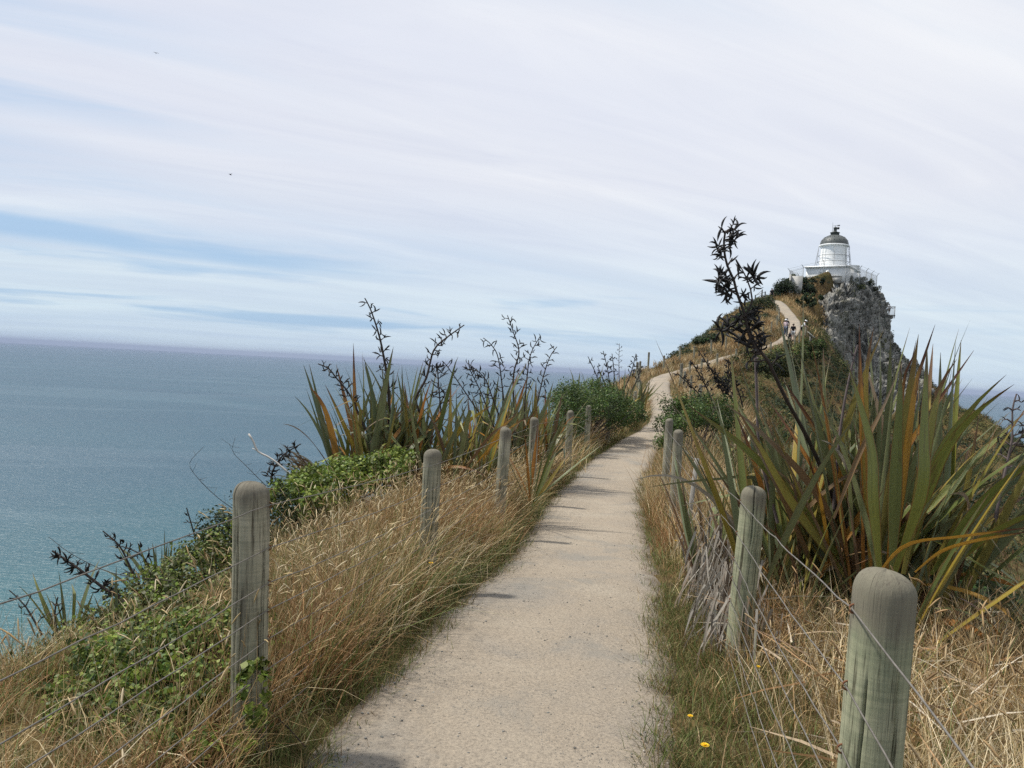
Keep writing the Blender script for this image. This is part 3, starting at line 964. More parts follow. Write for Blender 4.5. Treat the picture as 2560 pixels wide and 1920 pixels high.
def person(label, loc, yaw, shirt, legs, hair, hat=None, lean=0.0, arms='down', short=True, height=1.72, hold=None, group='people on the headland'):
    """figure facing local -Y before yaw; one continuous body with clothes and headwear as children"""
    root = empty('person', loc, yaw)
    prop(root, label, 'person', group)
    s = height / 1.72
    J = {'pel': (0, 0, .94), 'bel': (0, 0, 1.08), 'che': (0, .01, 1.30), 'nk0': (0, .01, 1.44), 'nk': (0, -.01, 1.50), 'hd': (0, -.02, 1.58), 'hd2': (0, -.02, 1.67)}
    for sg, sd in ((-1, 'r'), (1, 'l')):
        J['sh' + sd] = (sg * .18, .01, 1.40)
        if arms == 'face':
            J['el' + sd] = (sg * .24, -.16, 1.16)
            J['wr' + sd] = (sg * .10, -.26, 1.40)
            J['ha' + sd] = (sg * .06, -.25, 1.47)
        elif arms == 'rail':
            J['el' + sd] = (sg * .24, -.14, 1.13)
            J['wr' + sd] = (sg * .16, -.38, 1.05)
            J['ha' + sd] = (sg * .15, -.46, 1.04)
        else:
            J['el' + sd] = (sg * .25, .02, 1.13)
            J['wr' + sd] = (sg * .26, -.06, .89)
            J['ha' + sd] = (sg * .26, -.08, .81)
        J['hp' + sd] = (sg * .09, 0, .90)
        J['kn' + sd] = (sg * .10, -.02 - .05 * (sg > 0), .50)
        J['an' + sd] = (sg * .11, .03 - .07 * (sg > 0), .09)
        J['to' + sd] = (sg * .13, -.12 - .07 * (sg > 0), .04)
    up = ('bel', 'che', 'nk0', 'nk', 'hd', 'hd2', 'shr', 'shl', 'elr', 'ell', 'wrr', 'wrl', 'har', 'hal')
    for k in up:
        x_, y_, z_ = J[k]
        dz = z_ - .94
        J[k] = (x_, y_ - math.sin(lean) * dz, .94 + math.cos(lean) * dz + 0.0)
    ED = [('pel', 'bel'), ('bel', 'che'), ('che', 'nk0'), ('nk0', 'nk'), ('nk', 'hd'), ('hd', 'hd2')]
    for sd in 'rl':
        ED += [('che', 'sh' + sd), ('sh' + sd, 'el' + sd), ('el' + sd, 'wr' + sd), ('wr' + sd, 'ha' + sd), ('pel', 'hp' + sd), ('hp' + sd, 'kn' + sd), ('kn' + sd, 'an' + sd), ('an' + sd, 'to' + sd)]
    RD = {'pel': .135, 'bel': .12, 'che': .13, 'nk0': .075, 'nk': .055, 'hd': .088, 'hd2': .075, 'sh': .06, 'el': .042, 'wr': .03, 'ha': .034, 'hp': .09, 'kn': .058, 'an': .042, 'to': .036}
    # five short fingers on each hand
    for sd in 'rl':
        h, w_ = np.array(J['ha' + sd]), np.array(J['wr' + sd])
        d = (h - w_) / np.linalg.norm(h - w_)
        sid = np.cross(d, (0, 0, 1.0))
        sid /= np.linalg.norm(sid) + 1e-6
        for f, (o_, ln) in enumerate(((-.05, .05), (-.024, .075), (-.008, .085), (.008, .08), (.024, .06))):
            J[f'f{f}{sd}'] = tuple(h + sid * o_ + d * ln)
            ED.append(('ha' + sd, f'f{f}{sd}'))
            RD[f'f{f}'] = .0095
    names = list(J)

    def radius(n):
        return RD.get(n, RD.get(n[:-1]))

    def sub(keys, name, mat, grow):
        ks = [k for k in names if k in keys]
        ix = {k: q for q, k in enumerate(ks)}
        me = skin_mesh(name, [np.array(J[k]) * s for k in ks], [(ix[p], ix[q]) for p, q in ED if p in ix and q in ix], [radius(k) * s * grow for k in ks], 1)
        return link(name, me, mat, root)
    sub(names, 'body', m_skin, 1.0)
    sub(['pel', 'bel', 'che', 'nk0', 'shr', 'shl', 'elr', 'ell'], 'shirt', shirt, 1.16)
    if short:
        J2 = dict(J)
        for sd in 'rl':
            k0, k1 = np.array(J['hp' + sd]), np.array(J['kn' + sd])
            J['kn' + sd] = tuple(k0 + (k1 - k0) * .88)
        RD['kn'] = .075
        sub(['pel', 'hpr', 'hpl', 'knr', 'knl'], 'shorts', legs, 1.2)
        J.update(J2)
        RD['kn'] = .058
    else:
        sub(['pel', 'hpr', 'hpl', 'knr', 'knl', 'anr', 'anl'], 'trousers', legs, 1.18)
    for sd in 'rl':
        an, to = np.array(J['an' + sd]) * s, np.array(J['to' + sd]) * s
        a = Acc()
        a.tube([an + (0, .05, -.045), an + (0, 0, -.04), to + (0, .02, -.002), to + (0, -.04, -.005)], [.03, .05, .05, .03], 8)
        a.obj('shoe', m_darkmetal, root, True)
    hd = np.array(J['hd']) * s
    tilt = Matrix.Rotation(lean * .8, 3, 'X')
    a = Acc()
    a.lathe([(.10, .0), (.112, .05), (.105, .10), (.07, .135), (.001, .15)], 16)
    ho = a.obj('hair', hair, root, True)
    ho.location = hd + np.array((0, .018, -.005))
    ho.rotation_euler = (lean * .8 - .25, 0, 0)
    if hat is not None:
        a = Acc()
        a.lathe([(.19, .075), (.195, .085), (.118, .10), (.115, .15), (.09, .185), (.001, .195)], 18)
        h2 = a.obj('hat', hat, root, True)
        h2.location = hd
        h2.rotation_euler = (lean * .9, 0, 0)
    return root


m_pink = simple('pink_white_top', (.62, .48, .50), .8, .2, .2, 18)
m_wht = simple('white_cotton', (.75, .75, .75), .8, .2, .04)
m_blk = simple('black_cotton', (.012, .012, .014), .8, .2, .1)
m_jean = simple('grey_blue_denim', (.10, .12, .17), .8, .2, .15)
m_lgrey = simple('light_grey_cloth', (.36, .36, .36), .8, .2, .1)
m_hair = simple('dark_hair', (.02, .014, .01), .5, .4, .1)
m_hair2 = simple('brown_hair', (.06, .035, .02), .5, .4, .1)


def at_ground(x_, y_, dz=0.0):
    d, zp, i_ = path_coords(np.array([x_]), np.array([y_]))
    z_ = zp[0] + .012 if abs(d[0]) < .72 else gz(x_, y_)
    return (x_, y_, z_ + dz)


person('person in pink and white top, white hat and grey jeans, hands raised to the face', at_ground(27.75, 82.3), R(150), m_pink, m_jean, m_hair, m_wht, arms='face', short=False, height=1.66)
person('person in black clothes standing just behind the one in the pink top', at_ground(28.05, 82.9), R(160), m_blk, m_blk, m_hair, arms='down', short=False, height=1.72)
p2_ = person('person in black t-shirt and light grey shorts seen from behind by the fence', at_ground(27.95, 80.6), R(175), m_blk, m_lgrey, m_hair2, arms='down', height=1.76)
person('person in white shirt, black shorts and white hat bending towards the sign board', at_ground(29.35, 82.0), R(75), m_wht, m_blk, m_hair2, m_wht, lean=.42, arms='rail', height=1.76)
person('dark-clothed person at the top of the path under the round bush', at_ground(33.2, 104.6, -.1), R(10), m_blk, m_blk, m_hair, arms='down', short=False, height=1.7)
v = lo.matrix_basis @ Vector((.55, .1, 0))
person('person in white top and dark shorts standing on the lookout platform', (v.x, v.y, v.z), R(120), m_wht, m_blk, m_hair, arms='rail', height=1.74, group='people on the headland')
# jacket in the hand of the person in black
jk = Acc()
for k in range(9):
    t = k / 8
    jk.tube([(.25 + .05 * math.sin(k * 2.1), -.10 + .03 * math.cos(k), .84), (.27 + .10 * math.sin(k * 1.7), -.10 + .07 * math.cos(k * 1.3), .55), (.28 + .12 * math.sin(k * 2.9), -.1 + .08 * math.cos(k * 2), .22 + .05 * (k % 3))], [.03, .06, .045], 6)
jo = jk.obj('jacket', m_blk)
jo.location = p2_.location
jo.rotation_euler = p2_.rotation_euler
prop(jo, 'black jacket hanging from the hand of the person in black t-shirt', 'jacket')

# sign board by the path bend
m_sign = simple('sign_panel_grey', (.20, .20, .16), .5, .4, .15, 2.5)
sg_ = at_ground(30.5, 82.6)
sb = empty('sign_board', sg_, R(62))
prop(sb, 'tilted information sign board beside the people on the upper path', 'sign')
for x_ in (-.45, .45):
    a = Acc()
    a.box((x_, 0, .45), (.1, .1, 1.1))
    a.obj('leg', m_timber, sb)
a = Acc()
a.box((0, -.02, 1.12), (1.25, .05, .85), M3=np.array((Matrix.Rotation(R(-48), 3, 'X'))))
a.obj('panel', m_sign, sb)

# birds
m_bird = simple('dark_feathers', (.03, .03, .03), .8, .1, .1)
for lab, loc, rz, fl in (('upper of the two tiny dark birds in the open sky', (-93, 201, 75), .6, .25), ('lower of the two tiny dark birds in the open sky', (-72, 198, 45.2), -.5, .55)):
    b = empty('bird', loc, rz)
    b.scale = (1.25, 1.25, 1.25)
    prop(b, lab, 'bird', 'birds over the sea')
    a = Acc()
    a.tube([(0, -.26, .02), (0, -.16, 0), (0, .02, 0), (0, .2, 0), (0, .36, .0)], [.01, .055, .075, .05, .015], 8)
    a.obj('body', m_bird, b, True)
    for s_ in (-1, 1):
        a = Acc()
        w3 = [(0, -.08, .03), (.22, -.12, .03 + fl * .3), (.52, -.02, .03 + fl * .25), (.5, .04, .03 + fl * .25), (.2, .06, .03 + fl * .3), (0, .10, .03)]
        top = [(s_ * x_, y_, z_) for x_, y_, z_ in w3]
        bot = [(x_, y_, z_ - .012) for x_, y_, z_ in top]
        a.add(top + bot, [(0, 1, 4, 5), (1, 2, 3, 4), (6, 11, 10, 7), (7, 10, 9, 8), (0, 6, 7, 1), (1, 7, 8, 2), (2, 8, 9, 3), (3, 9, 10, 4), (4, 10, 11, 5)])
        a.obj('wing', m_bird, b)

# ------------------------------------------------------------------ fences along the path
def wood_mat(name, seedv, base=((.19, .185, .135), (.285, .27, .20), (.37, .345, .265)), topc=(.13, .115, .09)):
    m, nt = newmat(name)
    tc = nd(nt, 'ShaderNodeTexCoord').outputs['Object']
    tc = nd(nt, 'ShaderNodeVectorMath', {0: tc, 1: nd(nt, 'ShaderNodeVectorMath', {0: nd(nt, 'ShaderNodeObjectInfo').outputs['Random'], 1: (seedv, seedv * 2.0, seedv * 7.0)}, operation='MULTIPLY').outputs[0]}, operation='ADD').outputs[0]
    oc = nd(nt, 'ShaderNodeTexCoord').outputs['Object']
    grain = noise(nt, nd(nt, 'ShaderNodeMapping', {'Vector': tc, 'Scale': (9, 9, .35)}).outputs[0], 9.0, 6, .7, .2)
    bands = noise(nt, nd(nt, 'ShaderNodeMapping', {'Vector': tc, 'Scale': (.8, .8, 20)}).outputs[0], 5.0, 4, .6, .5)
    blot = noise(nt, tc, 4.0, 5, .65)
    c = ramp(nt, blot, [(.3, base[0]), (.5, base[1]), (.72, base[2])])
    c = mixc(nt, 1.0, c, ramp(nt, grain, [(.36, (.22, .20, .18)), (.45, (.88, .88, .88)), (.75, (1.22, 1.22, 1.18))]), 'MULTIPLY')
    c = mixc(nt, 1.0, c, ramp(nt, bands, [(.38, (.84, .86, .84)), (.62, (1.08, 1.07, 1.05))]), 'MULTIPLY')
    zz = nd(nt, 'ShaderNodeSeparateXYZ', {0: oc}).outputs[2]
    tp = mth(nt, 'ADD', zz, mth(nt, 'MULTIPLY', mth(nt, 'SUBTRACT', blot, .5), .25))
    c = mixc(nt, sstep(nt, tp, .93, 1.07, 0, .8), c, topc)
    so = nd(nt, 'ShaderNodeSeparateXYZ', {0: oc})
    ang = mth(nt, 'ARCTAN2', so.outputs[1], so.outputs[0])
    cv2 = comb(nt, mth(nt, 'MULTIPLY', ang, 15.0), mth(nt, 'MULTIPLY', so.outputs[2], .8), mth(nt, 'MULTIPLY', nd(nt, 'ShaderNodeObjectInfo').outputs['Random'], 50))
    ck = noise(nt, cv2, 1.0, 3, .6)
    ckl = mth(nt, 'MULTIPLY', sstep(nt, mth(nt, 'ABSOLUTE', mth(nt, 'SUBTRACT', ck, .5)), .012, .002, 0, .9), sstep(nt, noise(nt, cv2, 2.3, 2, .5), .42, .55))
    c = mixc(nt, ckl, c, (.022, .018, .014))
    st = sstep(nt, noise(nt, nd(nt, 'ShaderNodeMapping', {'Vector': tc, 'Scale': (6, 6, .8)}).outputs[0], 2.2, 4, .6), .58, .72, 0, .55)
    c = mixc(nt, st, c, (.10, .088, .066))
    finish(nt, bsdf(nt, c, .88, .2, mth(nt, 'ADD', grain, mth(nt, 'MULTIPLY', blot, .4)), .5, .006))
    return m


m_post = wood_mat('weathered_post_wood', 3.0)
m_post_g = wood_mat('greenish_treated_post_wood', 5.0, ((.19, .21, .135), (.275, .28, .185), (.35, .34, .235)), (.15, .13, .10))
m_wire = simple('dull_fence_wire', (.15, .135, .115), .55, .4, .3, 25.0, .2)
m_rust = simple('rusty_staple', (.16, .07, .035), .8, .2, .2, 30)


def post_mesh(name, h, r_, seg=48, rows=30, cracks=0, seed=0, below=.35, taper=.0):
    rs = np.random.default_rng(seed)
    th = np.linspace(0, 2 * np.pi, seg, endpoint=False)
    dome = r_ * .82
    zs = list(np.linspace(-below, h - dome, rows)) + [h - dome + dome * math.sin(t) for t in np.linspace(.12, math.pi / 2 * .97, 9)]
    rad_ = [1.0] * rows + [math.cos(t) ** .8 for t in np.linspace(.12, math.pi / 2 * .97, 9)]
    zs, rad_ = np.array(zs), np.array(rad_)
    RR = r_ * rad_[:, None] * np.ones(seg)
    TT, ZZ = np.broadcast_to(th, RR.shape), np.repeat(zs[:, None], seg, 1)
    cx, sx_ = np.cos(TT), np.sin(TT)
    RR = RR * (1 + .035 * (fbm(cx * 1.5 + seed, sx_ * 1.5, ZZ * 2, 3, seed) - .5) * 2) * (1 + taper * (1 - (ZZ + below) / (h + below)))
    for c in range(cracks):
        a0 = rs.uniform(-2.7, -.4) if cracks > 5 else rs.uniform(0, 6.28)
        z0_, z1_ = sorted(rs.uniform(-.2, h + .1, 2))
        if z1_ - z0_ < .3:
            z1_ = z0_ + .5
        wv = a0 + .07 * np.sin(ZZ * 4 + c) + .05 * np.sin(ZZ * 9 + c * 2) + .03 * (vn(ZZ * 14, c * 3.3, seed=seed) - .5) + .08 * ZZ
        dlt = np.abs((TT - wv + np.pi) % (2 * np.pi) - np.pi)
        wid = rs.uniform(.016, .04) * (.08 / r_)
        RR = RR - rs.uniform(.012, .03) * np.exp(-(dlt / wid) ** 2) * sm(ZZ, z0_, z0_ + .1) * (1 - sm(ZZ, z1_ - .1, z1_))
    ZZ = ZZ + sm(ZZ, h - dome, h) * (.14 * r_ * np.cos(TT - seed) * (RR / r_) + .10 * r_ * (fbm(cx * 2.5, sx_ * 2.5, seed * 3.1, 3, seed) - .5))
    V = np.stack([RR * np.cos(TT), RR * np.sin(TT), ZZ], -1).reshape(-1, 3)
    n = len(zs)
    i_ = np.arange(n - 1)[:, None] * seg
    j_ = np.arange(seg)[None]
    k_ = (j_ + 1) % seg
    Q = np.stack([i_ + j_, i_ + k_, i_ + seg + k_, i_ + seg + j_], -1).reshape(-1, 4)
    V = np.vstack([V, [[0, 0, h]]])
    T = [((n - 1) * seg + q, (n - 1) * seg + (q + 1) % seg, len(V) - 1) for q in range(seg)]
    return np_mesh(name, V, Q, T, smooth=True)


WH = [.985, .81, .665, .555, .435, .315, .20, .105]


def wire_line(P, sag, seed):
    rs = np.random.default_rng(seed)
    out = []
    for p, q in zip(P[:-1], P[1:]):
        n = max(6, int(np.linalg.norm(q - p) / .16))
        for t in np.linspace(0, 1, n, endpoint=False):
            w_ = p + (q - p) * t
            w_ = w_ + np.array([rs.normal(0, .0016), 0, -sag * 4 * t * (1 - t) + rs.normal(0, .0016)])
            out.append(w_)
    out.append(P[-1])
    return np.array(out)


def staple(parent, side):
    a = Acc()
    t = np.linspace(0, np.pi, 7)
    a.tube(np.stack([side * .013 * np.sin(t), .0 * t, .011 * np.cos(t)], -1), .0028, 5)
    return a.mesh('staple')


def path_fence(name, label, posts, side, wires, extend=None, mat=None, r_=.07, staples_to=8.0, wire_r=.0023, stuff_wire=False):
    """posts: list of dicts x,y,h,tilt; side = +1 when the path lies on +x of the posts"""
    base = empty(name, (posts[0]['x'], posts[0]['y'], 0))
    prop(base, label, 'fence')
    o0 = np.array(base.location)
    stp = None
    tops = []
    for k, p in enumerate(posts):
        x_, y_ = p['x'], p['y']
        z_ = p.get('z', None)
        if z_ is None:
            z_ = gz(x_, y_)
        near = y_ < 8
        h = p.get('h', 1.08)
        rr = p.get('r', r_)
        me = post_mesh('post', h, rr, 160 if y_ < 6.5 else (24 if y_ > 20 else 40), 70 if y_ < 6.5 else (8 if y_ > 20 else 16), p.get('cracks', 7 if near else (3 if y_ < 20 else 0)), 10 + k + (50 if side < 0 else 0))
        o = link('post', me, p.get('mat', mat or m_post), base)
        o.location = np.array((x_, y_, z_)) - o0
        tx, ty = p.get('tilt', (random.uniform(-.015, .015), random.uniform(-.015, .015)))
        o.rotation_euler = (ty, tx, p.get('rz', random.uniform(0, 6)))
        Mo = Matrix.Translation((x_, y_, z_)) @ Euler((ty, tx, 0)).to_matrix().to_4x4()
        row = [np.array(Mo @ Vector((side * (rr + .004), 0, hh * h / 1.08))) for hh in wires]
        tops.append(row)
        if y_ < staples_to:
            if stp is None:
                stp = staple(base, side)
            for q in row:
                s = link('staple', stp, m_rust, base)
                s.parent = o
                inv = Mo @ Matrix.Rotation(o.rotation_euler.z, 4, 'Z')
                s.matrix_local = inv.inverted() @ Matrix.Translation(q - np.array([side * .006, 0, 0]))
    for w_ in range(len(wires)):
        P = [t[w_] for t in tops]
        if extend is not None:
            P = [np.array([extend[0], extend[1], extend[2] + wires[w_]])] + P
        a = Acc()
        a.tube(wire_line(P, .012 + .006 * (w_ % 3), 60 + w_) - o0, wire_r, 5)
        a.obj('wire', m_wire, base, True)
    return base


def P_(y, off, **k):
    q = on_path(y, off)
    return dict(x=q[0], y=q[1], **k)


left_posts = [dict(x=-1.0, y=3.25, h=1.08, z=0.0, r=.072, tilt=(-.035, 0), rz=0), dict(x=-.57, y=6.05, z=-.14, h=1.09, r=.069, tilt=(.0, .01), rz=0), dict(x=-.07, y=9.0, z=-.2, h=1.12, r=.066, tilt=(-.03, 0), mat=m_post),
              dict(x=.37, y=12.0, z=-.3, h=1.17, r=.065), dict(x=1.2, y=16.0, z=-.36, h=1.16), dict(x=1.95, y=20.0, z=-.4, h=1.15), dict(x=2.95, y=24.0, z=-.42, h=1.1), dict(x=3.95, y=28.0, z=-.3, h=1.05), dict(x=4.95, y=32.0, z=-.1, h=1.02),
              P_(36, -1.1, h=1.05), P_(40, -1.1, h=1.05), P_(44, -1.1, h=1.08), P_(48, -1.3, h=1.5, r=.08), P_(51.5, -1.5, h=1.3), P_(55, -1.7, h=1.3)]
path_fence('wire_fence', 'round post and wire fence on the sea side of the near path', left_posts, 1, WH, extend=(-1.62, -1.2, .02))
right_posts = [dict(x=.905, y=1.93, h=1.16, z=0.0, r=.0715, mat=m_post_g, cracks=13, rz=0.0, tilt=(.022, 0)), dict(x=1.385, y=4.62, z=-.14, h=1.13, r=.071, mat=m_post_g, tilt=(.045, 0), rz=0), dict(x=2.22, y=10.5, z=-.3, h=1.20, r=.064), dict(x=2.56, y=12.9, z=-.34, h=1.25, r=.062),
               P_(17, 1.15, h=1.05), P_(22, 1.15, h=1.05), P_(33, 1.3, h=1.15), P_(37, 1.25, h=1.25, r=.05), P_(41, 1.25, h=1.1), P_(46, 1.25, h=1.5, r=.08), P_(49.5, 1.3, h=1.35)]
path_fence('wire_fence', 'round post and wire fence right of the near path beside the big flax', right_posts, -1, WH, extend=(.30, -1.2, .02))
b = empty('batten', (2.02, 8.9, gz(2.02, 8.9) - .2))
prop(b, 'thin pale grey timber batten leaning on the wires beyond the second right post', 'batten')
a = Acc()
a.box((0, 0, .6), (.045, .03, 1.2))
bo = a.obj('stick', m_timber, b)
bo.rotation_euler = (0, .07, 0)
up_l = [P_(y_, -1.6, h=1.18, r=.07) for y_ in (58, 61, 64, 67, 70, 73, 76, 79, 81.5, 84, 86.5, 89, 91.5, 94.5, 97.5, 100.5)]
path_fence('wire_fence', 'grey post fence along the upper side of the far path climbing the knoll', up_l, 1, [1.0, .6, .3], mat=m_post, wire_r=.004)
up_r = [P_(y_, 1.35, h=1.18, r=.08) for y_ in (54, 57.5, 61, 65, 69, 73, 76.5, 78.2, 79.6, 81.0, 82.4, 83.6)]
path_fence('wire_fence', 'pale grey post fence on the outer side of the far path below the walkers', up_r, -1, [1.0, .6, .3], mat=m_post, wire_r=.004)
tl = [dict(x=32.0, y=103.5, h=1.35, r=.08), dict(x=31.2, y=105.0, h=1.5, r=.08), dict(x=32.5, y=106.5, h=1.5, r=.08)]
path_fence('rail_fence', 'short dark rail fence on the skyline where the path reaches the top', tl, 1, [1.05, .7, .35], mat=m_darkmetal, wire_r=.03)

# ------------------------------------------------------------------ flax
def flax_mat(name, stops, tipc, tip0, under, rough=.38, spec=.45, trans=.12):
    m, nt = newmat(name)
    oi = nd(nt, 'ShaderNodeObjectInfo').outputs['Random']
    oc = nd(nt, 'ShaderNodeTexCoord').outputs['Object']
    at = nd(nt, 'ShaderNodeAttribute', attribute_name='Col').outputs['Color']     # r = along the blade, g = across
    sp = nd(nt, 'ShaderNodeSeparateColor', {0: at})
    al, ac = sp.outputs[0], sp.outputs[1]
    c = ramp(nt, oi, stops)
    st = noise(nt, comb(nt, mth(nt, 'MULTIPLY', ac, 26), mth(nt, 'MULTIPLY', al, 1.2), mth(nt, 'MULTIPLY', oi, 37)), 1.0, 4, .65)
    c = mixc(nt, 1.0, c, ramp(nt, st, [(.3, (.62, .66, .62)), (.7, (1.3, 1.26, 1.15))]), 'MULTIPLY')
    bl = noise(nt, comb(nt, mth(nt, 'MULTIPLY', ac, 2.0), mth(nt, 'MULTIPLY', al, 7.0), mth(nt, 'MULTIPLY', oi, 91)), 1.0, 5, .65)
    c = mixc(nt, mth(nt, 'MULTIPLY', sstep(nt, mth(nt, 'ADD', bl, mth(nt, 'MULTIPLY', al, .16)), .66, .8), .7), c, tipc)
    edge = sstep(nt, mth(nt, 'ABSOLUTE', mth(nt, 'SUBTRACT', ac, .5)), .40, .5, 0, .9)
    c = mixc(nt, edge, c, (.17, .065, .02))
    tt = mth(nt, 'ADD', al, mth(nt, 'MULTIPLY', mth(nt, 'SUBTRACT', bl, .5), .5))
    c = mixc(nt, sstep(nt, tt, tip0, tip0 + .16), c, tipc)
    geo = nd(nt, 'ShaderNodeNewGeometry').outputs['Backfacing']
    c = mixc(nt, mth(nt, 'MULTIPLY', geo, .5), c, under)
    b = bsdf(nt, c, rough, spec, st, .5, .006)
    t = nd(nt, 'ShaderNodeBsdfTranslucent', {'Color': c}).outputs[0]
    finish(nt, nd(nt, 'ShaderNodeMixShader', {0: trans, 1: b, 2: t}).outputs[0])
    return m


FG = flax_mat('flax_green', [(0, (.078, .100, .036)), (.35, (.118, .142, .036)), (.7, (.185, .195, .042)), (1, (.10, .125, .062))], (.10, .055, .028), .86, (.15, .17, .115))
FY = flax_mat('flax_yellowing', [(0, (.22, .20, .035)), (.5, (.34, .24, .04)), (1, (.24, .22, .06))], (.15, .075, .03), .74, (.2, .17, .07), trans=.2)
FO = flax_mat('flax_orange', [(0, (.42, .20, .028)), (.5, (.33, .13, .025)), (1, (.48, .27, .045))], (.10, .04, .02), .70, (.27, .13, .05), trans=.2)
FB = flax_mat('flax_dead_brown', [(0, (.16, .085, .045)), (.5, (.24, .16, .085)), (1, (.12, .06, .035))], (.20, .15, .10), .6, (.2, .13, .08), rough=.7, spec=.2)
FD = flax_mat('flax_dead_grey', [(0, (.30, .26, .20)), (.5, (.38, .34, .27)), (1, (.22, .18, .13))], (.3, .27, .22), .6, (.34, .3, .24), rough=.8, spec=.15)


def leaf_mesh(curve, width, fold=.5, twist=0.0, n=12, wexp=1.0, split=0.0, side=None, name='leaf', base_w=.45):
    """sword-shaped flax blade along a curve: keeled at the base, flattening upward, drawn out to a point"""
    P = catmull(curve, .05) if len(curve) > 2 else np.array(curve, float)
    L = np.concatenate([[0], np.cumsum(np.linalg.norm(np.diff(P, axis=0), axis=1))])
    t = np.linspace(0, 1, n + 1)
    P = np.stack([np.interp(t * L[-1], L, P[:, k]) for k in range(3)], -1)
    T = np.gradient(P, axis=0)
    T /= np.linalg.norm(T, axis=1)[:, None]
    s0 = np.array(side if side is not None else (1.0, 0, 0))
    S = s0[None] - (T @ s0)[:, None] * T
    S /= np.linalg.norm(S, axis=1)[:, None]
    N = np.cross(S, T)
    if twist:
        tw = twist * t
        S, N = S * np.cos(tw)[:, None] + N * np.sin(tw)[:, None], N * np.cos(tw)[:, None] - S * np.sin(tw)[:, None]
    w = width * (base_w + (1 - base_w) * sm(t, 0, .38)) * np.clip((1 - t) / .52, 0, 1) ** .78
    w = np.maximum(w, .0012)
    fd = fold * (1 - .62 * sm(t, .0, .65))
    l = P - S * (w / 2)[:, None] + N * (w * fd * .5)[:, None]
    r_ = P + S * (w / 2)[:, None] + N * (w * fd * .5)[:, None]
    V = np.stack([l, P, r_], 1).reshape(-1, 3)
    col = np.zeros((len(V), 3))
    col[:, 0] = np.repeat(t, 3)
    col[:, 1] = np.tile([0, .5, 1], n + 1)
    i_ = np.arange(n)[:, None] * 3 + np.arange(2)[None]
    Q = np.stack([i_, i_ + 1, i_ + 4, i_ + 3], -1).reshape(-1, 4)
    return np_mesh(name, V, Q, col=col, smooth=True)


def bend_curve(b, tipb=0.0, kink=None):
    pts = []
    for t in np.linspace(0, 1, 9):
        an = b * t ** 1.6 + tipb * max(0, t - .6) ** 1.5 * 4
        if kink and t > kink[0]:
            an += kink[1] * min(1, (t - kink[0]) / .12)
        pts.append(an)
    P = [np.zeros(3)]
    for an in pts[1:]:
        P.append(P[-1] + np.array([0, math.sin(an), math.cos(an)]) / 8)
    return np.array(P)


LEAVES = {'s': [], 'a': [], 'k': [], 'd': []}
for k in range(14):
    LEAVES['s'].append(leaf_mesh(bend_curve(random.uniform(-.05, .22), random.uniform(0, .12)), random.uniform(.026, .058), random.uniform(.4, .9), random.uniform(-.7, .7)))
for k in range(7):
    LEAVES['a'].append(leaf_mesh(bend_curve(random.uniform(.3, .65), random.uniform(.1, .5)), random.uniform(.042, .056), random.uniform(.35, .6), random.uniform(-.8, .8)))
for k in range(5):
    LEAVES['k'].append(leaf_mesh(bend_curve(random.uniform(.1, .3), 0, (random.uniform(.45, .75), random.uniform(1.0, 2.1))), random.uniform(.035, .05), .4, random.uniform(-.8, .8)))
for k in range(6):
    LEAVES['d'].append(leaf_mesh(bend_curve(random.uniform(.8, 1.7), random.uniform(.0, .6)), random.uniform(.022, .036), .7, random.uniform(-2, 2)))
_leafvar = {}


def leaf_data(kind, mat, rs):
    me = rs.choice(LEAVES[kind])
    key = (me.name, mat.name)
    if key not in _leafvar:
        m2 = me.copy()
        m2.materials.clear()
        m2.materials.append(mat)
        _leafvar[key] = m2
    return _leafvar[key]


def flax(label, loc, n, L, rb, tilt_max, mix=(.66, .12, .10, .12), squash=(1, 1), lean=(0, 0), group='flax plants', dead=0, kinds=('s', 's', 's', 's', 's', 'a', 'k'), cat='flax plant', wscale=1.0, az=None, calm=None):
    root = empty('flax_plant', loc)
    prop(root, label, cat, group)
    rs = random.Random(label)
    mats = (FG, FY, FO, FB)
    fans = [(rs.gauss(0, rb) * squash[0], rs.gauss(0, rb) * squash[1]) for _ in range(max(3, n // 9))]
    for k in range(n + dead):
        fx, fy = rs.choice(fans)
        isdead = k >= n
        A = rs.uniform(0, 2 * math.pi) if az is None else rs.uniform(*az)
        u = rs.random()
        tilt = tilt_max * (u ** .75)
        dx, dy = math.cos(A) * math.sin(tilt) + lean[0], math.sin(A) * math.sin(tilt) + lean[1]
        A2, tl = math.atan2(dy, dx), min(1.25, math.atan2(math.hypot(dx, dy), math.cos(tilt)))
        held = calm is not None and calm[0] < (A2 % (2 * math.pi)) < calm[1]
        if held:
            tl = min(tl, calm[2])
        if isdead:
            kind, mat, ll = 'd', rs.choice((FB, FD, FD, FO)), L * rs.uniform(.4, .8)
            tl = rs.uniform(.5, 1.1) if not held else rs.uniform(.2, .5)
        else:
            mat = rs.choices(mats, mix)[0]
            kind = rs.choice(kinds)
            ll = L * rs.uniform(.62, 1.04) * (1 - .12 * u)
            if mat is FB:
                kind = rs.choice(('k', 'a', 'd'))
                ll *= .85
            if held:
                kind = 's'
        o = bpy.data.objects.new('leaf', leaf_data(kind, mat, rs))
        COL.objects.link(o)
        o.parent = root
        Rm = Matrix.Rotation(A2 - math.pi / 2, 3, 'Z') @ Matrix.Rotation(-tl, 3, 'X') @ Matrix.Rotation(rs.uniform(-1.5, 1.5), 3, 'Z')
        o.rotation_euler = Rm.to_euler()
        o.location = (fx + .04 * math.cos(A), fy + .04 * math.sin(A), rs.uniform(-.12, .02))
        ws = ll * rs.uniform(.85, 1.2) * wscale
        o.scale = (ws, ll, ll)
    return root


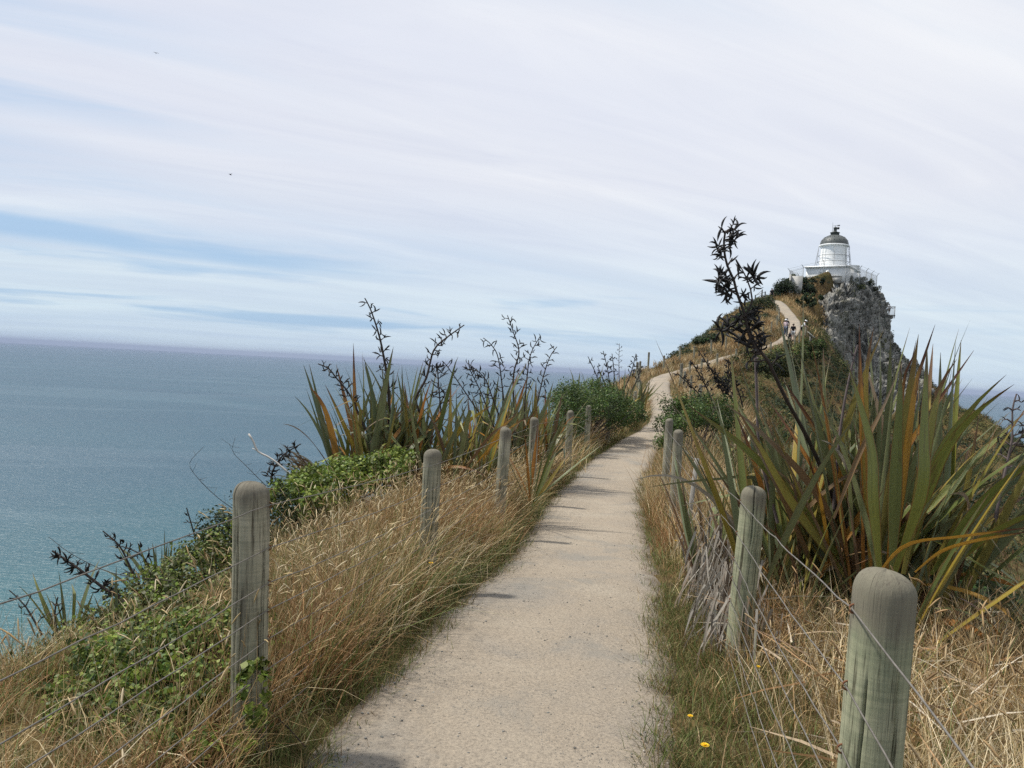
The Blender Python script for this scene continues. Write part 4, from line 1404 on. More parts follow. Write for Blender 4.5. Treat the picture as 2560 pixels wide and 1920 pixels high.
def own_leaf(root, pts, width, mat, fold=.45, twist=0.0, side=None, base_w=.45):
    """one particular blade given by world points"""
    o0 = np.array(root.location)
    me = leaf_mesh(np.array(pts, float) - o0, width, fold, twist, 14, side=side, base_w=base_w)
    return link('leaf', me, mat, root)


# seed stalks -------------------------------------------------------
m_pod = simple('black_seed_pod', (.013, .011, .010), .55, .3, .3, 30)
m_stalk = simple('dark_dry_stalk', (.045, .034, .028), .75, .2, .3, 14)
m_stalk_g = simple('grey_purple_stalk', (.12, .095, .09), .75, .2, .25, 10)


def pod_np(L, r_, curl):
    t = np.linspace(0, 1, 6)
    P = np.stack([0 * t, (1 - np.cos(t * curl)) * L / curl, np.sin(t * curl) * L / curl], -1)
    rr = r_ * np.array([.35, .9, 1.0, .85, .5, .08])
    return tube_np(P, rr, 6)


PODS = [np_mesh('seed_pod', *pod_np(1.0, random.uniform(.075, .105), random.uniform(1.0, 2.3)), smooth=True) for _ in range(5)]
for p in PODS:
    p.materials.append(m_pod)


def stalk(root, pts, r0, r1, t0, n, blen, pod, mat=m_stalk, each=False, npod=(2, 5), seed=0, droop=.3, name='flower_stalk'):
    """seed stalk through world points; branches with curved pods from t0 upward; each=True makes every pod an object"""
    rs = random.Random(seed)
    o0 = np.array(root.location)
    P = catmull(np.array(pts, float) - o0, .06)
    nP = len(P)
    a = Acc()
    b = Acc()
    a.tube(P, np.linspace(r0, r1, nP), 7)
    T = np.gradient(P, axis=0)
    T /= np.linalg.norm(T, axis=1)[:, None]
    podlist = []
    for k in range(n):
        t = t0 + (1 - t0) * (k + rs.uniform(0, .6)) / n
        i_ = min(nP - 1, int(t * (nP - 1)))
        p, d = P[i_], T[i_]
        sd = np.cross(d, (0, 1, 0))
        sd /= np.linalg.norm(sd) + 1e-6
        ot = np.cross(d, sd)
        ph = (0 if k % 2 else math.pi) + rs.uniform(-.9, .9)
        out = sd * math.cos(ph) + ot * math.sin(ph)
        bl = blen * rs.uniform(.45, 1.15) * (1.15 - .6 * (t - t0) / (1 - t0 + 1e-6))
        q1 = p + out * bl * .5 + d * bl * .25
        q2 = p + out * bl * .95 + d * bl * (.35 + rs.uniform(-droop, droop))
        a.tube([p, q1, q2], [r1 * .9 + .002, r1 * .7 + .0015, r1 * .45 + .001], 5)
        for m in range(rs.randint(*npod)):
            u = rs.uniform(.35, 1.05)
            base = p + (q1 - p) * min(1, u * 2) if u < .5 else q1 + (q2 - q1) * (u - .5) * 2
            dr = np.array([rs.gauss(0, .35), rs.gauss(0, .35), rs.choice((1, 1, 1, -.8)) * rs.uniform(.6, 1)]) + out * .75
            dr /= np.linalg.norm(dr)
            podlist.append((base, dr, pod * rs.uniform(.65, 1.2), rs.uniform(0, 6.28)))
    so = a.obj(name, mat, root, True)
    for base, dr, ln, ro in podlist:
        Rm = Vector(dr).to_track_quat('Z', 'Y').to_matrix() @ Matrix.Rotation(ro, 3, 'Z')
        if each:
            o = bpy.data.objects.new('seed_pod', rs.choice(PODS))
            COL.objects.link(o)
            o.parent = so
            o.location = base
            o.rotation_euler = Rm.to_euler()
            o.scale = (ln, ln, ln)
        else:
            V, Q = pod_np(ln, ln * rs.uniform(.09, .13), rs.uniform(.8, 2.0))
            b.add(np.asarray(V) @ np.array(Rm).T + base, Q)
    if not each and podlist:
        prop(b.obj('seed_pods', m_pod, so, True), kind='stuff')
    return so



# ------------------------------------------------------------------ the flax plants one by one
def G3(p, dz=0.0):
    return (float(p[0]), float(p[1]), gz(p[0], p[1]) + dz)


fr = flax('large flax bush of broad green and orange leaves behind the near right fence post', (2.50, 5.3, gz(2.50, 5.3) + .18), 250, 1.98, .30, .76, (.68, .18, .05, .09), (1.6, 1.0), (0.0, -.02), dead=24, wscale=.72, calm=(2.4, 4.9, .55))
own_leaf(fr, [np.array((2.298, 4.678, 0.507)), np.array((2.376, 4.393, 1.221)), np.array((2.474, 4.249, 1.495)), np.array((2.571, 4.102, 1.651))], 0.072, FG, .5, .2)
own_leaf(fr, [np.array((2.402, 4.778, 0.487)), np.array((2.454, 4.592, 1.181)), np.array((2.592, 4.499, 1.513)), np.array((2.713, 4.403, 1.705))], 0.076, FG, .4, -.2)
own_leaf(fr, [np.array((2.284, 4.678, 0.506)), np.array((2.306, 4.599, 1.509)), np.array((2.344, 4.604, 1.729)), np.array((2.385, 4.559, 1.971))], 0.045, FO, .4, .3)
own_leaf(fr, [np.array((2.257, 4.678, 0.505)), np.array((2.270, 4.651, 1.591)), np.array((2.296, 4.605, 1.788)), np.array((2.307, 4.607, 1.879))], 0.038, FO, .5, .2)
own_leaf(fr, [np.array((2.302, 4.579, 0.533)), np.array((2.370, 4.497, 1.423)), np.array((2.413, 4.502, 1.639)), np.array((2.464, 4.455, 1.777))], 0.065, FY, .5, .2)
own_leaf(fr, [np.array((2.208, 4.777, 0.476)), np.array((2.107, 4.797, 1.416)), np.array((2.078, 4.804, 1.748)), np.array((2.061, 4.809, 1.973))], 0.046, FO, .5, .5)
own_leaf(fr, [np.array((2.208, 4.777, 0.476)), np.array((2.137, 4.794, 1.279)), np.array((2.120, 4.803, 1.695)), np.array((2.150, 4.809, 1.961))], 0.053, FY, .5, .2)
own_leaf(fr, [np.array((2.237, 4.578, 0.503)), np.array((2.204, 4.542, 1.173)), np.array((2.183, 4.499, 1.491)), np.array((2.177, 4.504, 1.751))], 0.080, FG, .35, .1)
own_leaf(fr, [np.array((1.763, 4.286, 0.881)), np.array((1.901, 4.343, 1.219)), np.array((2.039, 4.398, 1.476)), np.array((2.124, 4.403, 1.704))], 0.027, FB, .8, .4)
own_leaf(fr, [np.array((1.957, 4.180, 0.606)), np.array((2.035, 4.034, 0.816)), np.array((2.235, 3.886, 0.898)), np.array((2.515, 3.788, 0.976))], 0.030, FO, .9, .5)
own_leaf(fr, [np.array((2.162, 4.181, 0.641)), np.array((2.235, 4.084, 0.778)), np.array((2.310, 3.935, 0.866)), np.array((2.561, 3.837, 0.951))], 0.027, FO, .9, .7)
own_leaf(fr, [np.array((2.257, 5.076, 0.401)), np.array((1.964, 5.087, 0.917)), np.array((1.590, 5.094, 1.281)), np.array((1.344, 5.098, 1.451))], 0.046, FB, .6, .4)
own_leaf(fr, [np.array((2.272, 5.175, 0.376)), np.array((1.822, 5.186, 0.894)), np.array((1.505, 5.192, 1.179)), np.array((1.146, 5.197, 1.415))], 0.065, FG, .45, .3)
own_leaf(fr, [np.array((2.200, 5.075, 0.369)), np.array((1.852, 5.084, 0.793)), np.array((1.595, 4.992, 1.145)), np.array((1.406, 4.997, 1.424))], 0.057, FY, .5, .3)
own_leaf(fr, [np.array((2.075, 4.379, 0.573)), np.array((1.969, 4.288, 0.991)), np.array((1.941, 4.294, 1.289)), np.array((1.792, 4.304, 1.729))], 0.068, FG, .35, -.2)
own_leaf(fr, [np.array((2.175, 4.429, 0.565)), np.array((2.227, 4.290, 1.055)), np.array((2.224, 4.296, 1.354)), np.array((2.243, 4.356, 1.842))], 0.076, FG, .35, -.2)
own_leaf(fr, [np.array((2.408, 4.479, 0.565)), np.array((2.484, 4.287, 0.919)), np.array((2.570, 4.092, 1.176)), np.array((2.707, 3.896, 1.368))], 0.068, FG, .5, .2)
own_leaf(fr, [np.array((2.381, 4.379, 0.563)), np.array((2.481, 4.184, 0.816)), np.array((2.565, 3.988, 0.980)), np.array((2.789, 3.890, 1.102))], 0.061, FG, .5, .2)
# tall black-podded seed stalk leaning left over the path side
big = stalk(fr, [np.array((2.383, 5.377, 0.455)), np.array((2.028, 5.291, 1.135)), np.array((1.740, 5.099, 1.508)), np.array((1.584, 5.004, 1.732)), np.array((1.501, 5.006, 1.826)), np.array((1.414, 5.010, 2.042)), np.array((1.370, 5.013, 2.147)), np.array((1.349, 5.014, 2.218)), np.array((1.304, 5.016, 2.305)), np.array((1.278, 5.018, 2.408)), np.array((1.279, 5.020, 2.507)), np.array((1.317, 5.021, 2.538))],
            .017, .006, .56, 15, .09, .08, m_stalk, True, (2, 4), 3, .35)
stalk(fr, [np.array((1.417, 5.009, 1.975)), np.array((1.466, 4.991, 2.092)), np.array((1.418, 4.984, 2.233)), np.array((1.348, 4.987, 2.344))], .007, .003, .05, 8, .06, .07, m_stalk, True, (2, 4), 5, .4, 'side_branch')
for q, tri in enumerate((
        [np.array((1.343, 5.014, 2.215)), np.array((1.277, 4.994, 2.220)), np.array((1.218, 4.974, 2.204))],
        [np.array((1.428, 5.014, 2.208)), np.array((1.467, 4.994, 2.231)), np.array((1.476, 4.975, 2.263))],
        [np.array((1.386, 5.012, 2.118)), np.array((1.318, 4.993, 2.148)), np.array((1.266, 4.972, 2.108))],
        [np.array((1.444, 5.007, 1.904)), np.array((1.331, 4.988, 1.906)), np.array((1.226, 4.967, 1.899))],
        [np.array((1.293, 5.020, 2.502)), np.array((1.312, 5.001, 2.540)), np.array((1.348, 4.980, 2.509))],
        [np.array((1.288, 5.019, 2.432)), np.array((1.247, 4.998, 2.404)), np.array((1.217, 4.977, 2.379))],
        [np.array((1.281, 5.019, 2.460)), np.array((1.315, 4.999, 2.474)), np.array((1.346, 4.979, 2.446))])):
    stalk(fr, tri, .005, .003, .45, 6, .03, .10 if q < 4 else .07, m_stalk, True, (2, 4), 20 + q, .4, 'side_branch')
stalk(fr, [np.array((1.527, 4.985, 1.764)), np.array((1.467, 4.976, 1.847)), np.array((1.430, 4.968, 1.945)), np.array((1.406, 4.960, 2.029))], .01, .008, .0, 17, .07, .10, m_stalk, True, (2, 4), 9, .9, 'side_branch')
stalk(fr, [np.array((1.807, 5.282, 0.663)), np.array((1.666, 5.291, 1.116)), np.array((1.625, 5.299, 1.482)), np.array((1.596, 5.305, 1.803))], .011, .009, .98, 1, .03, .04, m_stalk_g, False, (0, 1), 4)
stalk(fr, [np.array((2.129, 5.184, 0.790)), np.array((2.150, 5.196, 1.346)), np.array((2.195, 5.203, 1.698)), np.array((2.231, 5.207, 1.865))], .012, .006, .9, 2, .05, .05, m_stalk_g, False, (0, 1), 6)

fl = flax('flax bush with leaves splayed left towards the path beyond the second right post', (2.1, 6.5, gz(2.1, 6.5) + .08), 70, 1.55, .2, .6, (.66, .08, .06, .2), (1, 1), (-.02, .05), dead=10, wscale=.8, calm=(2.5, 4.9, .45))
frr = flax('flax bush cut by the right edge of the picture beside the bushy flax', (3.2, 4.5, gz(3.2, 4.5) + .05), 40, 1.05, .2, .95, (.74, .05, .05, .16), (1, 1), (.05, -.05), dead=14)
stalk(frr, [np.array((2.816, 4.586, 0.880)), np.array((2.870, 4.593, 1.224)), np.array((2.889, 4.596, 1.359)), np.array((2.881, 4.599, 1.507)), np.array((2.900, 4.601, 1.602))], .009, .004, .42, 9, .10, .05, m_stalk_g, True, (1, 3), 12, .3)
stalk(frr, [np.array((2.882, 4.684, 0.783)), np.array((2.916, 4.692, 1.166)), np.array((3.001, 4.696, 1.348)), np.array((3.050, 4.698, 1.459))], .007, .004, .55, 6, .08, .06, m_stalk, True, (1, 3), 13, .3)

l1 = flax('tallest flax bush on the sea side rising behind the second left post', (-1.38, 10.0, .04), 190, 1.72, .30, .56, (.76, .1, .05, .09), (1.3, 1), (-.04, 0), dead=10, wscale=.9)
for q, (S_, r0, n_) in enumerate((
        ([np.array((-1.485, 9.980, 0.555)), np.array((-1.540, 9.995, 1.253)), np.array((-1.633, 10.004, 1.700)), np.array((-1.712, 10.010, 1.968)), np.array((-1.819, 10.015, 2.234)), np.array((-1.895, 10.018, 2.363))], .02, 13),
        ([np.array((-1.118, 9.989, 0.957)), np.array((-1.192, 9.993, 1.138)), np.array((-1.073, 9.998, 1.411)), np.array((-0.999, 10.005, 1.757)), np.array((-0.851, 10.009, 1.921)), np.array((-0.635, 10.013, 2.095))], .014, 11),
        ([np.array((-1.759, 9.784, 0.730)), np.array((-1.969, 9.793, 1.144)), np.array((-2.156, 9.797, 1.356)), np.array((-2.253, 9.799, 1.464)), np.array((-2.386, 9.800, 1.514))], .011, 9),
        ([np.array((-0.870, 10.285, 0.797)), np.array((-0.919, 10.293, 1.153)), np.array((-0.978, 10.302, 1.597))], .008, 8))):
    stalk(l1, S_, r0 * 1.35, .007, .35, int(n_ * 1.7), .09, .095, m_stalk, True, (2, 3), 30 + q, .3)
l1b = flax('yellow and orange tinged flax bush between the two tall sea-side flax bushes', (-.62, 10.6, -.02), 120, 1.3, .32, .8, (.46, .22, .2, .12), (1.3, 1), (.12, 0), dead=14)
own_leaf(l1b, [np.array((-0.983, 10.176, 0.326)), np.array((-0.836, 10.091, 1.048)), np.array((-0.715, 10.003, 1.639)), np.array((-0.689, 10.004, 1.698))], .06, FG, .4, .1)
own_leaf(l1b, [np.array((-0.797, 9.979, 0.476)), np.array((-0.579, 9.886, 0.842)), np.array((-0.355, 9.790, 1.032)), np.array((-0.202, 9.793, 1.142))], .06, FY, .4, .1)
own_leaf(l1b, [np.array((-0.325, 9.877, 0.397)), np.array((-0.117, 9.786, 0.818)), np.array((0.044, 9.790, 0.997)), np.array((0.095, 9.792, 1.113))], .045, FO, .5, .1)
own_leaf(l1b, [np.array((-0.432, 9.776, 0.347)), np.array((-0.138, 9.684, 0.712)), np.array((0.076, 9.688, 0.920)), np.array((0.322, 9.691, 1.057))], .035, FO, .5, .1)
own_leaf(l1b, [np.array((-0.531, 9.575, 0.311)), np.array((-0.218, 9.385, 0.789)), np.array((-0.006, 9.388, 0.910)), np.array((0.137, 9.385, 0.781))], .035, FB, .5, .1)
l2 = flax('flax bush with the thicket of forked black seed stalks on the sea side', (.15, 14.2, -.10), 150, 1.72, .34, .58, (.72, .1, .1, .08), (1.4, 1), (.08, 0), dead=8)
for q, (S_, r0, n_, each) in enumerate((
        ([np.array((-0.001, 13.978, 0.410)), np.array((-0.120, 13.990, 0.972)), np.array((-0.257, 14.006, 1.719)), np.array((-0.392, 14.011, 1.963)), np.array((-0.545, 14.013, 2.084))], .012, 12, True),
        ([np.array((0.092, 13.980, 0.496)), np.array((0.018, 13.999, 1.417)), np.array((0.092, 14.009, 1.867)), np.array((-0.024, 14.016, 2.210)), np.array((-0.145, 14.022, 2.503))], .016, 15, True),
        ([np.array((0.233, 13.982, 0.585)), np.array((0.262, 14.002, 1.560)), np.array((0.310, 14.009, 1.879)), np.array((0.449, 14.015, 2.170))], .012, 13, True),
        ([np.array((0.404, 14.282, 0.572)), np.array((0.535, 14.298, 1.374)), np.array((0.644, 14.307, 1.803)), np.array((0.766, 14.312, 2.008))], .012, 11, True),
        ([np.array((-0.083, 13.580, 0.519)), np.array((-0.335, 13.592, 1.096)), np.array((-0.477, 13.599, 1.396)), np.array((-0.765, 13.604, 1.624))], .012, 13, True),
        ([np.array((-0.244, 13.780, 0.494)), np.array((-0.518, 13.793, 1.119)), np.array((-0.730, 13.801, 1.507)), np.array((-0.772, 13.805, 1.681))], .010, 12, True),
        ([np.array((-0.324, 13.780, 0.490)), np.array((-0.841, 13.794, 1.182)), np.array((-1.141, 13.802, 1.565)), np.array((-1.225, 13.804, 1.641))], .010, 10, True))):
    stalk(l2, S_, r0 * 1.35, .007, .38, int(n_ * 1.35), .11, .115, m_stalk, each, (1, 3), 40 + q, .4)
l3 = flax('flax bush with short dark seed heads above the glossy sea-side shrub', (3.65, 27.5, gz(3.65, 27.5) + .75), 60, 1.55, .4, .7, (.8, .14, .0, .06), (1.5, 1), (0, 0), wscale=1.3)
for q, (p0, p1, n_) in enumerate(((np.array((3.448, 27.991, 0.865)), np.array((3.125, 28.022, 2.340)), 8), (np.array((3.561, 27.991, 0.871)), np.array((3.438, 28.020, 2.260)), 8), (np.array((3.885, 27.991, 0.889)), np.array((4.279, 28.021, 2.305)), 9), (np.array((4.127, 27.992, 0.902)), np.array((4.497, 28.012, 1.879)), 7), (np.array((3.157, 27.990, 0.850)), np.array((2.602, 28.017, 2.118)), 5), (np.array((3.318, 27.991, 0.858)), np.array((2.943, 28.011, 1.812)), 7))):
    stalk(l3, [p0, (p0 + p1) / 2 + (.05, 0, 0), p1], .022, .012, .45, n_, .09, .14, m_stalk, False, (2, 4), 60 + q, .4)
stalk(l3, [np.array((3.754, 27.998, 1.206)), np.array((3.694, 28.015, 2.014)), np.array((3.678, 28.028, 2.630))], .014, .008, .4, 10, .16, .10, m_stalk_g, False, (1, 2), 70, .2)
# right-hand flax farther along, with dark seed heads
for q, (lab, p, n_, L_) in enumerate((('flax bush beyond the right shrub carrying purple-black seed heads', np.array((5.468, 18.985, 0.664)), 46, 1.5), ('flax bush half hidden behind the left-leaning seed stalk', np.array((5.774, 16.988, 0.859)), 40, 1.6), ('small flax bush beside the right bend of the path below the upper fence', np.array((6.620, 25.992, 0.950)), 36, 1.4))):
    f_ = flax(lab, G3((p[0], p[1])), n_, L_, .3, .75, (.78, .12, .02, .08), wscale=1.25)
    if q == 0:
        for k, (p0, p1) in enumerate(((np.array((4.674, 18.488, 0.814)), np.array((3.762, 18.305, 1.667))), (np.array((4.728, 18.488, 0.817)), np.array((4.086, 18.311, 1.939))), (np.array((5.043, 18.490, 0.941)), np.array((4.220, 18.317, 2.211))), (np.array((4.882, 18.490, 0.933)), np.array((4.918, 18.313, 2.047))), (np.array((5.203, 18.490, 0.950)), np.array((4.638, 18.303, 1.545))), (np.array((5.310, 18.491, 0.956)), np.array((4.461, 18.310, 1.874))), (np.array((5.363, 18.491, 0.958)), np.array((4.890, 18.308, 1.791))))):
            stalk(f_, [p0, (p0 + p1) / 2 + (.06, 0, 0), p1], .018, .012, .3, 12, .07, .12, m_stalk, False, (3, 5), 80 + k, .5)
# clumps on the seaward slope at the lower left
for lab, p, n_, L_, ln in (('low grey green flax clump at the lower left beneath the wires', np.array((-2.571, 4.961, -0.324)), 30, .62, 0), ('small flax clump with thin podded stalks on the slope left of the nearest left post', np.array((-2.863, 6.558, -0.491)), 30, .75, -.1), ('tiny flax clump on the crest just left of the nearest post', np.array((-2.876, 7.559, -0.455)), 18, .55, 0), ('dark flax clump at the left edge of the picture', np.array((-2.733, 4.562, -0.270)), 16, .5, 0)):
    f_ = flax(lab, (p[0], p[1], min(p[2], gz(p[0], p[1]) + .12)), n_, L_, .2, .6, (.92, 0, 0, .08), (1.4, 1), (ln, 0), wscale=1.0)
    if L_ == .62:
        stalk(f_, [np.array((-2.359, 5.165, -0.143)), np.array((-2.483, 5.167, -0.030)), np.array((-2.585, 5.168, 0.028)), np.array((-2.764, 5.171, 0.151)), np.array((-2.926, 5.173, 0.248))], .012, .006, .25, 22, .035, .06, m_stalk, True, (3, 5), 90, .6)
        stalk(f_, [np.array((-2.731, 4.961, -0.304)), np.array((-2.777, 4.965, -0.104)), np.array((-2.763, 4.968, 0.013))], .008, .004, .2, 9, .05, .05, m_stalk, True, (1, 3), 91, .5)
        stalk(f_, [np.array((-2.795, 4.864, -0.187)), np.array((-2.903, 4.867, -0.022)), np.array((-3.007, 4.869, 0.071))], .007, .003, .3, 8, .05, .04, m_stalk, True, (1, 3), 92, .5)
    if ln == -.1:
        stalk(f_, [np.array((-2.901, 6.558, -0.493)), np.array((-3.066, 6.563, -0.211)), np.array((-3.163, 6.567, -0.044)), np.array((-3.306, 6.569, 0.070))], .011, .005, .2, 14, .06, .07, m_stalk, True, (2, 3), 93, .5)
        stalk(f_, [np.array((-2.865, 6.558, -0.453)), np.array((-2.897, 6.563, -0.225)), np.array((-2.999, 6.566, -0.097)), np.array((-3.147, 6.567, -0.047))], .009, .004, .3, 11, .06, .06, m_stalk, True, (1, 3), 94, .5)
    if n_ == 18:
        stalk(f_, [np.array((-2.876, 7.559, -0.455)), np.array((-2.888, 7.560, -0.394)), np.array((-2.930, 7.564, -0.176)), np.array((-3.024, 7.570, 0.101))], .010, .005, .25, 10, .06, .06, m_stalk, True, (1, 3), 95, .4)
fd = flax('collapsed tan dead flax clump behind the nearest left post', np.array((-2.102, 8.972, 0.149)), 4, .7, .12, .5, (0, 0, 0, 1), dead=34, az=(2.3, 4.0))
fd0 = np.array(np.array((-2.102, 8.972, 0.149)))
for q in range(22):
    a_ = random.uniform(0, 1)
    own_leaf(fd, [fd0, fd0 + (-.20 + random.uniform(-.05, .1), 0, .21 + random.uniform(-.06, .06)), fd0 + (-.47 + .2 * a_ + random.uniform(-.05, .05), random.uniform(-.1, .1), .42 + random.uniform(-.2, .06))], .025, FB if q % 3 else FD, .6, random.uniform(-1, 1))
stalk(fd, [np.array((-2.453, 8.571, 0.140)), np.array((-2.536, 8.574, 0.285)), np.array((-2.423, 8.579, 0.515)), np.array((-2.232, 8.582, 0.655))], .012, .006, .05, 22, .04, .075, m_stalk, True, (3, 5), 97, .6)

# ------------------------------------------------------------------ dead twigs on the seaward slope
m_twig = simple('bleached_twig', (.50, .47, .43), .8, .2, .15, 20)
tw = empty('dead_twig', np.array((-2.182, 8.275, 0.321)))
prop(tw, 'bleached white dead branch poking out above the sea left of the dead flax', 'branch')
a = Acc()
o0 = np.array(tw.location)
a.tube(catmull(np.array([np.array((-2.157, 8.275, 0.298)), np.array((-2.437, 8.279, 0.509)), np.array((-2.596, 8.281, 0.587)), np.array((-2.644, 8.283, 0.681)), np.array((-2.701, 8.284, 0.764))]) - o0, .05), .010, 6)
a.tube(np.array([np.array((-2.596, 8.281, 0.587)), np.array((-2.655, 8.281, 0.618))]) - o0, .004, 6)
a.obj('stem', m_twig, tw, True)
for lab, P in (('long looping wiry twig above the nearest left post', [np.array((-2.309, 6.972, 0.192)), np.array((-2.519, 6.975, 0.323)), np.array((-2.711, 6.978, 0.495)), np.array((-2.778, 6.981, 0.613)), np.array((-2.664, 6.984, 0.761))]), ('short curling wiry twig left of the bleached branch', [np.array((-2.250, 7.476, 0.364)), np.array((-2.455, 7.480, 0.549)), np.array((-2.579, 7.482, 0.672)), np.array((-2.565, 7.485, 0.803))]),
               ('thin wiry twig arching under the top wire at far left', [np.array((-2.267, 5.468, 0.007)), np.array((-2.650, 5.468, 0.035)), np.array((-2.943, 5.471, 0.146)), np.array((-3.125, 5.473, 0.264))])):
    w_ = empty('wiry_twig', P[0])
    prop(w_, lab, 'twig', 'wiry twigs on the sea side')
    o0 = np.array(w_.location)
    a = Acc()
    C_ = catmull(np.array(P) - o0, .04)
    a.tube(C_, np.linspace(.0035, .0015, len(C_)), 5)
    for k in range(9):
        i_ = random.randrange(3, len(C_) - 2)
        a.tube([C_[i_], C_[i_] + np.array([random.gauss(0, .06), random.gauss(0, .05), random.uniform(-.02, .09)])], .0012, 5)
    a.obj('stem', m_stalk, w_, True)

# ------------------------------------------------------------------ shrubs and creepers
m_leaf = leafy('glossy_leaf', .25, .5, .25)
m_leaf_dull = leafy('dull_leaf', .2, .7, .2)


def leaf_cloud(acc, P, N, size, cols, asp=.5, rs=rng):
    """diamond leaves, folded a little, at points P facing roughly N"""
    n = len(P)
    N = N / (np.linalg.norm(N, axis=1)[:, None] + 1e-9)
    r1 = rs.normal(size=(n, 3))
    A = np.cross(N, r1)
    A /= np.linalg.norm(A, axis=1)[:, None] + 1e-9
    B = np.cross(N, A)
    s = (size * rs.uniform(.6, 1.3, n))[:, None]
    V = np.stack([P - A * s * .5, P + B * s * asp * .5 + N * s * .08, P + A * s * .5, P - B * s * asp * .5 + N * s * .08], 1).reshape(-1, 3)
    b = np.arange(n) * 4
    acc.add(V, np.stack([b, b + 1, b + 2, b + 3], -1), col=np.repeat(cols, 4, 0))


def palette(n, pal, rs=rng, var=.3):
    pal = np.array(pal)
    i_ = rs.integers(0, len(pal), n)
    return pal[i_] * rs.uniform(1 - var, 1 + var, n)[:, None]


GREEN = [(.044, .086, .018), (.062, .108, .022), (.034, .064, .018), (.095, .135, .03)]
DARK = [(.022, .038, .016), (.03, .048, .02), (.018, .030, .014), (.04, .055, .025)]
OLIVE = [(.07, .085, .025), (.10, .105, .035), (.055, .07, .022), (.13, .12, .045)]
LIME = [(.15, .20, .03), (.11, .165, .025), (.19, .22, .045), (.08, .12, .022)]
STRAW = [(.36, .25, .12), (.30, .195, .09), (.42, .32, .175), (.22, .13, .055), (.27, .17, .085)]
BROWN = [(.17, .10, .05), (.13, .075, .035), (.22, .135, .07), (.10, .06, .03)]


def shrub(name, label, blobs, n, size, pal, cat='shrub', group=None, mat=None, asp=.5, stems=7, lump=.5, dense=1.0):
    c0 = np.array(blobs[0][0], float)
    base = (c0[0], c0[1], min(gz(c0[0], c0[1]), c0[2] - blobs[0][1][2] * .6))
    root = empty(name, base)
    prop(root, label, cat, group)
    b0 = np.array(base)
    acc = Acc()
    vol = np.array([b[1][0] * b[1][1] + b[1][0] * b[1][2] for b in blobs])
    for (c, r_), v_ in zip(blobs, vol / vol.sum()):
        m = int(n * v_)
        nc = max(14, int(26 * (r_[0] * r_[1] + r_[0] * r_[2]) / max(.02, (size * 3.6) ** 2) * .09 * dense))
        dc = rng.normal(size=(nc, 3))
        dc /= np.linalg.norm(dc, axis=1)[:, None]
        lumpy = 1 + lump * (fbm(dc[:, 0] * 2.2 + c[0], dc[:, 1] * 2.2 + c[1], dc[:, 2] * 2.2 + c[2], 2, 91) - .5) * 2
        cc_ = np.array(c) + dc * np.array(r_) * (lumpy * rng.uniform(.72, 1.0, nc))[:, None]
        tone = rng.uniform(.45, 1.5, nc)
        w_ = rng.integers(0, nc, m)
        d = rng.normal(size=(m, 3))
        d /= np.linalg.norm(d, axis=1)[:, None]
        sp_ = min(min(r_) * .5, size * 4.2)
        P = cc_[w_] + d * sp_ * (rng.uniform(0, 1, m) ** .4)[:, None]
        d = d * .7 + dc[w_] * .5
        k = P[:, 2] > b0[2] - .1
        P, d, w_ = P[k], d[k], w_[k]
        N = d * .6 + rng.normal(size=d.shape) * .55 + np.array([0, 0, .5])
        cl = palette(len(P), pal) * tone[w_][:, None]
        leaf_cloud(acc, P - b0, N, size, cl, asp)
    prop(acc.obj('foliage', mat or m_leaf, root), kind='stuff')
    a = Acc()
    for q in range(stems):
        c, r_ = blobs[q % len(blobs)]
        tip = np.array(c) + rng.normal(size=3) * np.array(r_) * .45
        st = b0 + np.array([rng.normal() * .15, rng.normal() * .15, -.05])
        mid = (st + tip) / 2 + rng.normal(size=3) * .12 * r_[0]
        C_ = catmull(np.array([st, mid, tip]) - b0, .2)
        a.tube(C_, np.linspace(.03, .008, len(C_)) * max(.12, min(1, r_[0])), 6)
    a.obj('stem', m_stalk, root, True)
    return root


def SB(lst):
    return [(np.array(p), (r_, r_, r2) if not isinstance(r_, tuple) else (*r_, r2)) for p, r_, r2 in lst]


shrub('glossy_shrub', 'bright green glossy leaved shrub on the sea side beside the path bend', SB([(np.array((2.006, 22.486, 0.682)), .95, .62), (np.array((2.808, 23.483, 0.543)), .9, .5), (np.array((1.451, 20.481, 0.470)), .65, .62), (np.array((2.606, 24.990, 0.846)), .8, .55), (np.array((3.569, 24.481, 0.447)), .6, .38)]), 30000, .062, GREEN + OLIVE[:1], group='shrubs beside the path', stems=46)
shrub('glossy_shrub', 'bright green glossy shrub right of the path behind the pair of posts', SB([(np.array((3.345, 15.488, 0.866)), .42, .36), (np.array((3.880, 16.490, 0.932)), .5, .36), (np.array((3.022, 15.182, 0.602)), .28, .36), (np.array((4.393, 16.989, 0.883)), .45, .35)]), 17000, .045, GREEN + OLIVE[:1], group='shrubs beside the path', stems=36)
shrub('creeper', 'lime green creeper draped over the bank in front of the tall sea-side flax', SB([(np.array((-1.869, 8.175, 0.304)), (.45, .45), .17), (np.array((-1.555, 8.776, 0.361)), (.48, .45), .17), (np.array((-1.966, 7.573, 0.241)), (.32, .4), .15), (np.array((-1.284, 8.978, 0.453)), (.28, .4), .14)]), 11000, .04, LIME, 'creeper', 'creepers on the sea side', asp=.8, stems=4, dense=4)
shrub('creeper', 'olive green creeper mat along the slope crest left of the nearest post', SB([(np.array((-2.345, 6.265, -0.138)), (.42, .5), .13), (np.array((-2.285, 5.565, -0.150)), (.4, .5), .12), (np.array((-2.375, 6.966, -0.096)), (.35, .5), .16), (np.array((-2.192, 4.965, -0.101)), (.35, .45), .10)]), 17000, .03, OLIVE + LIME, 'creeper', 'creepers on the sea side', asp=.8, stems=4, dense=4)
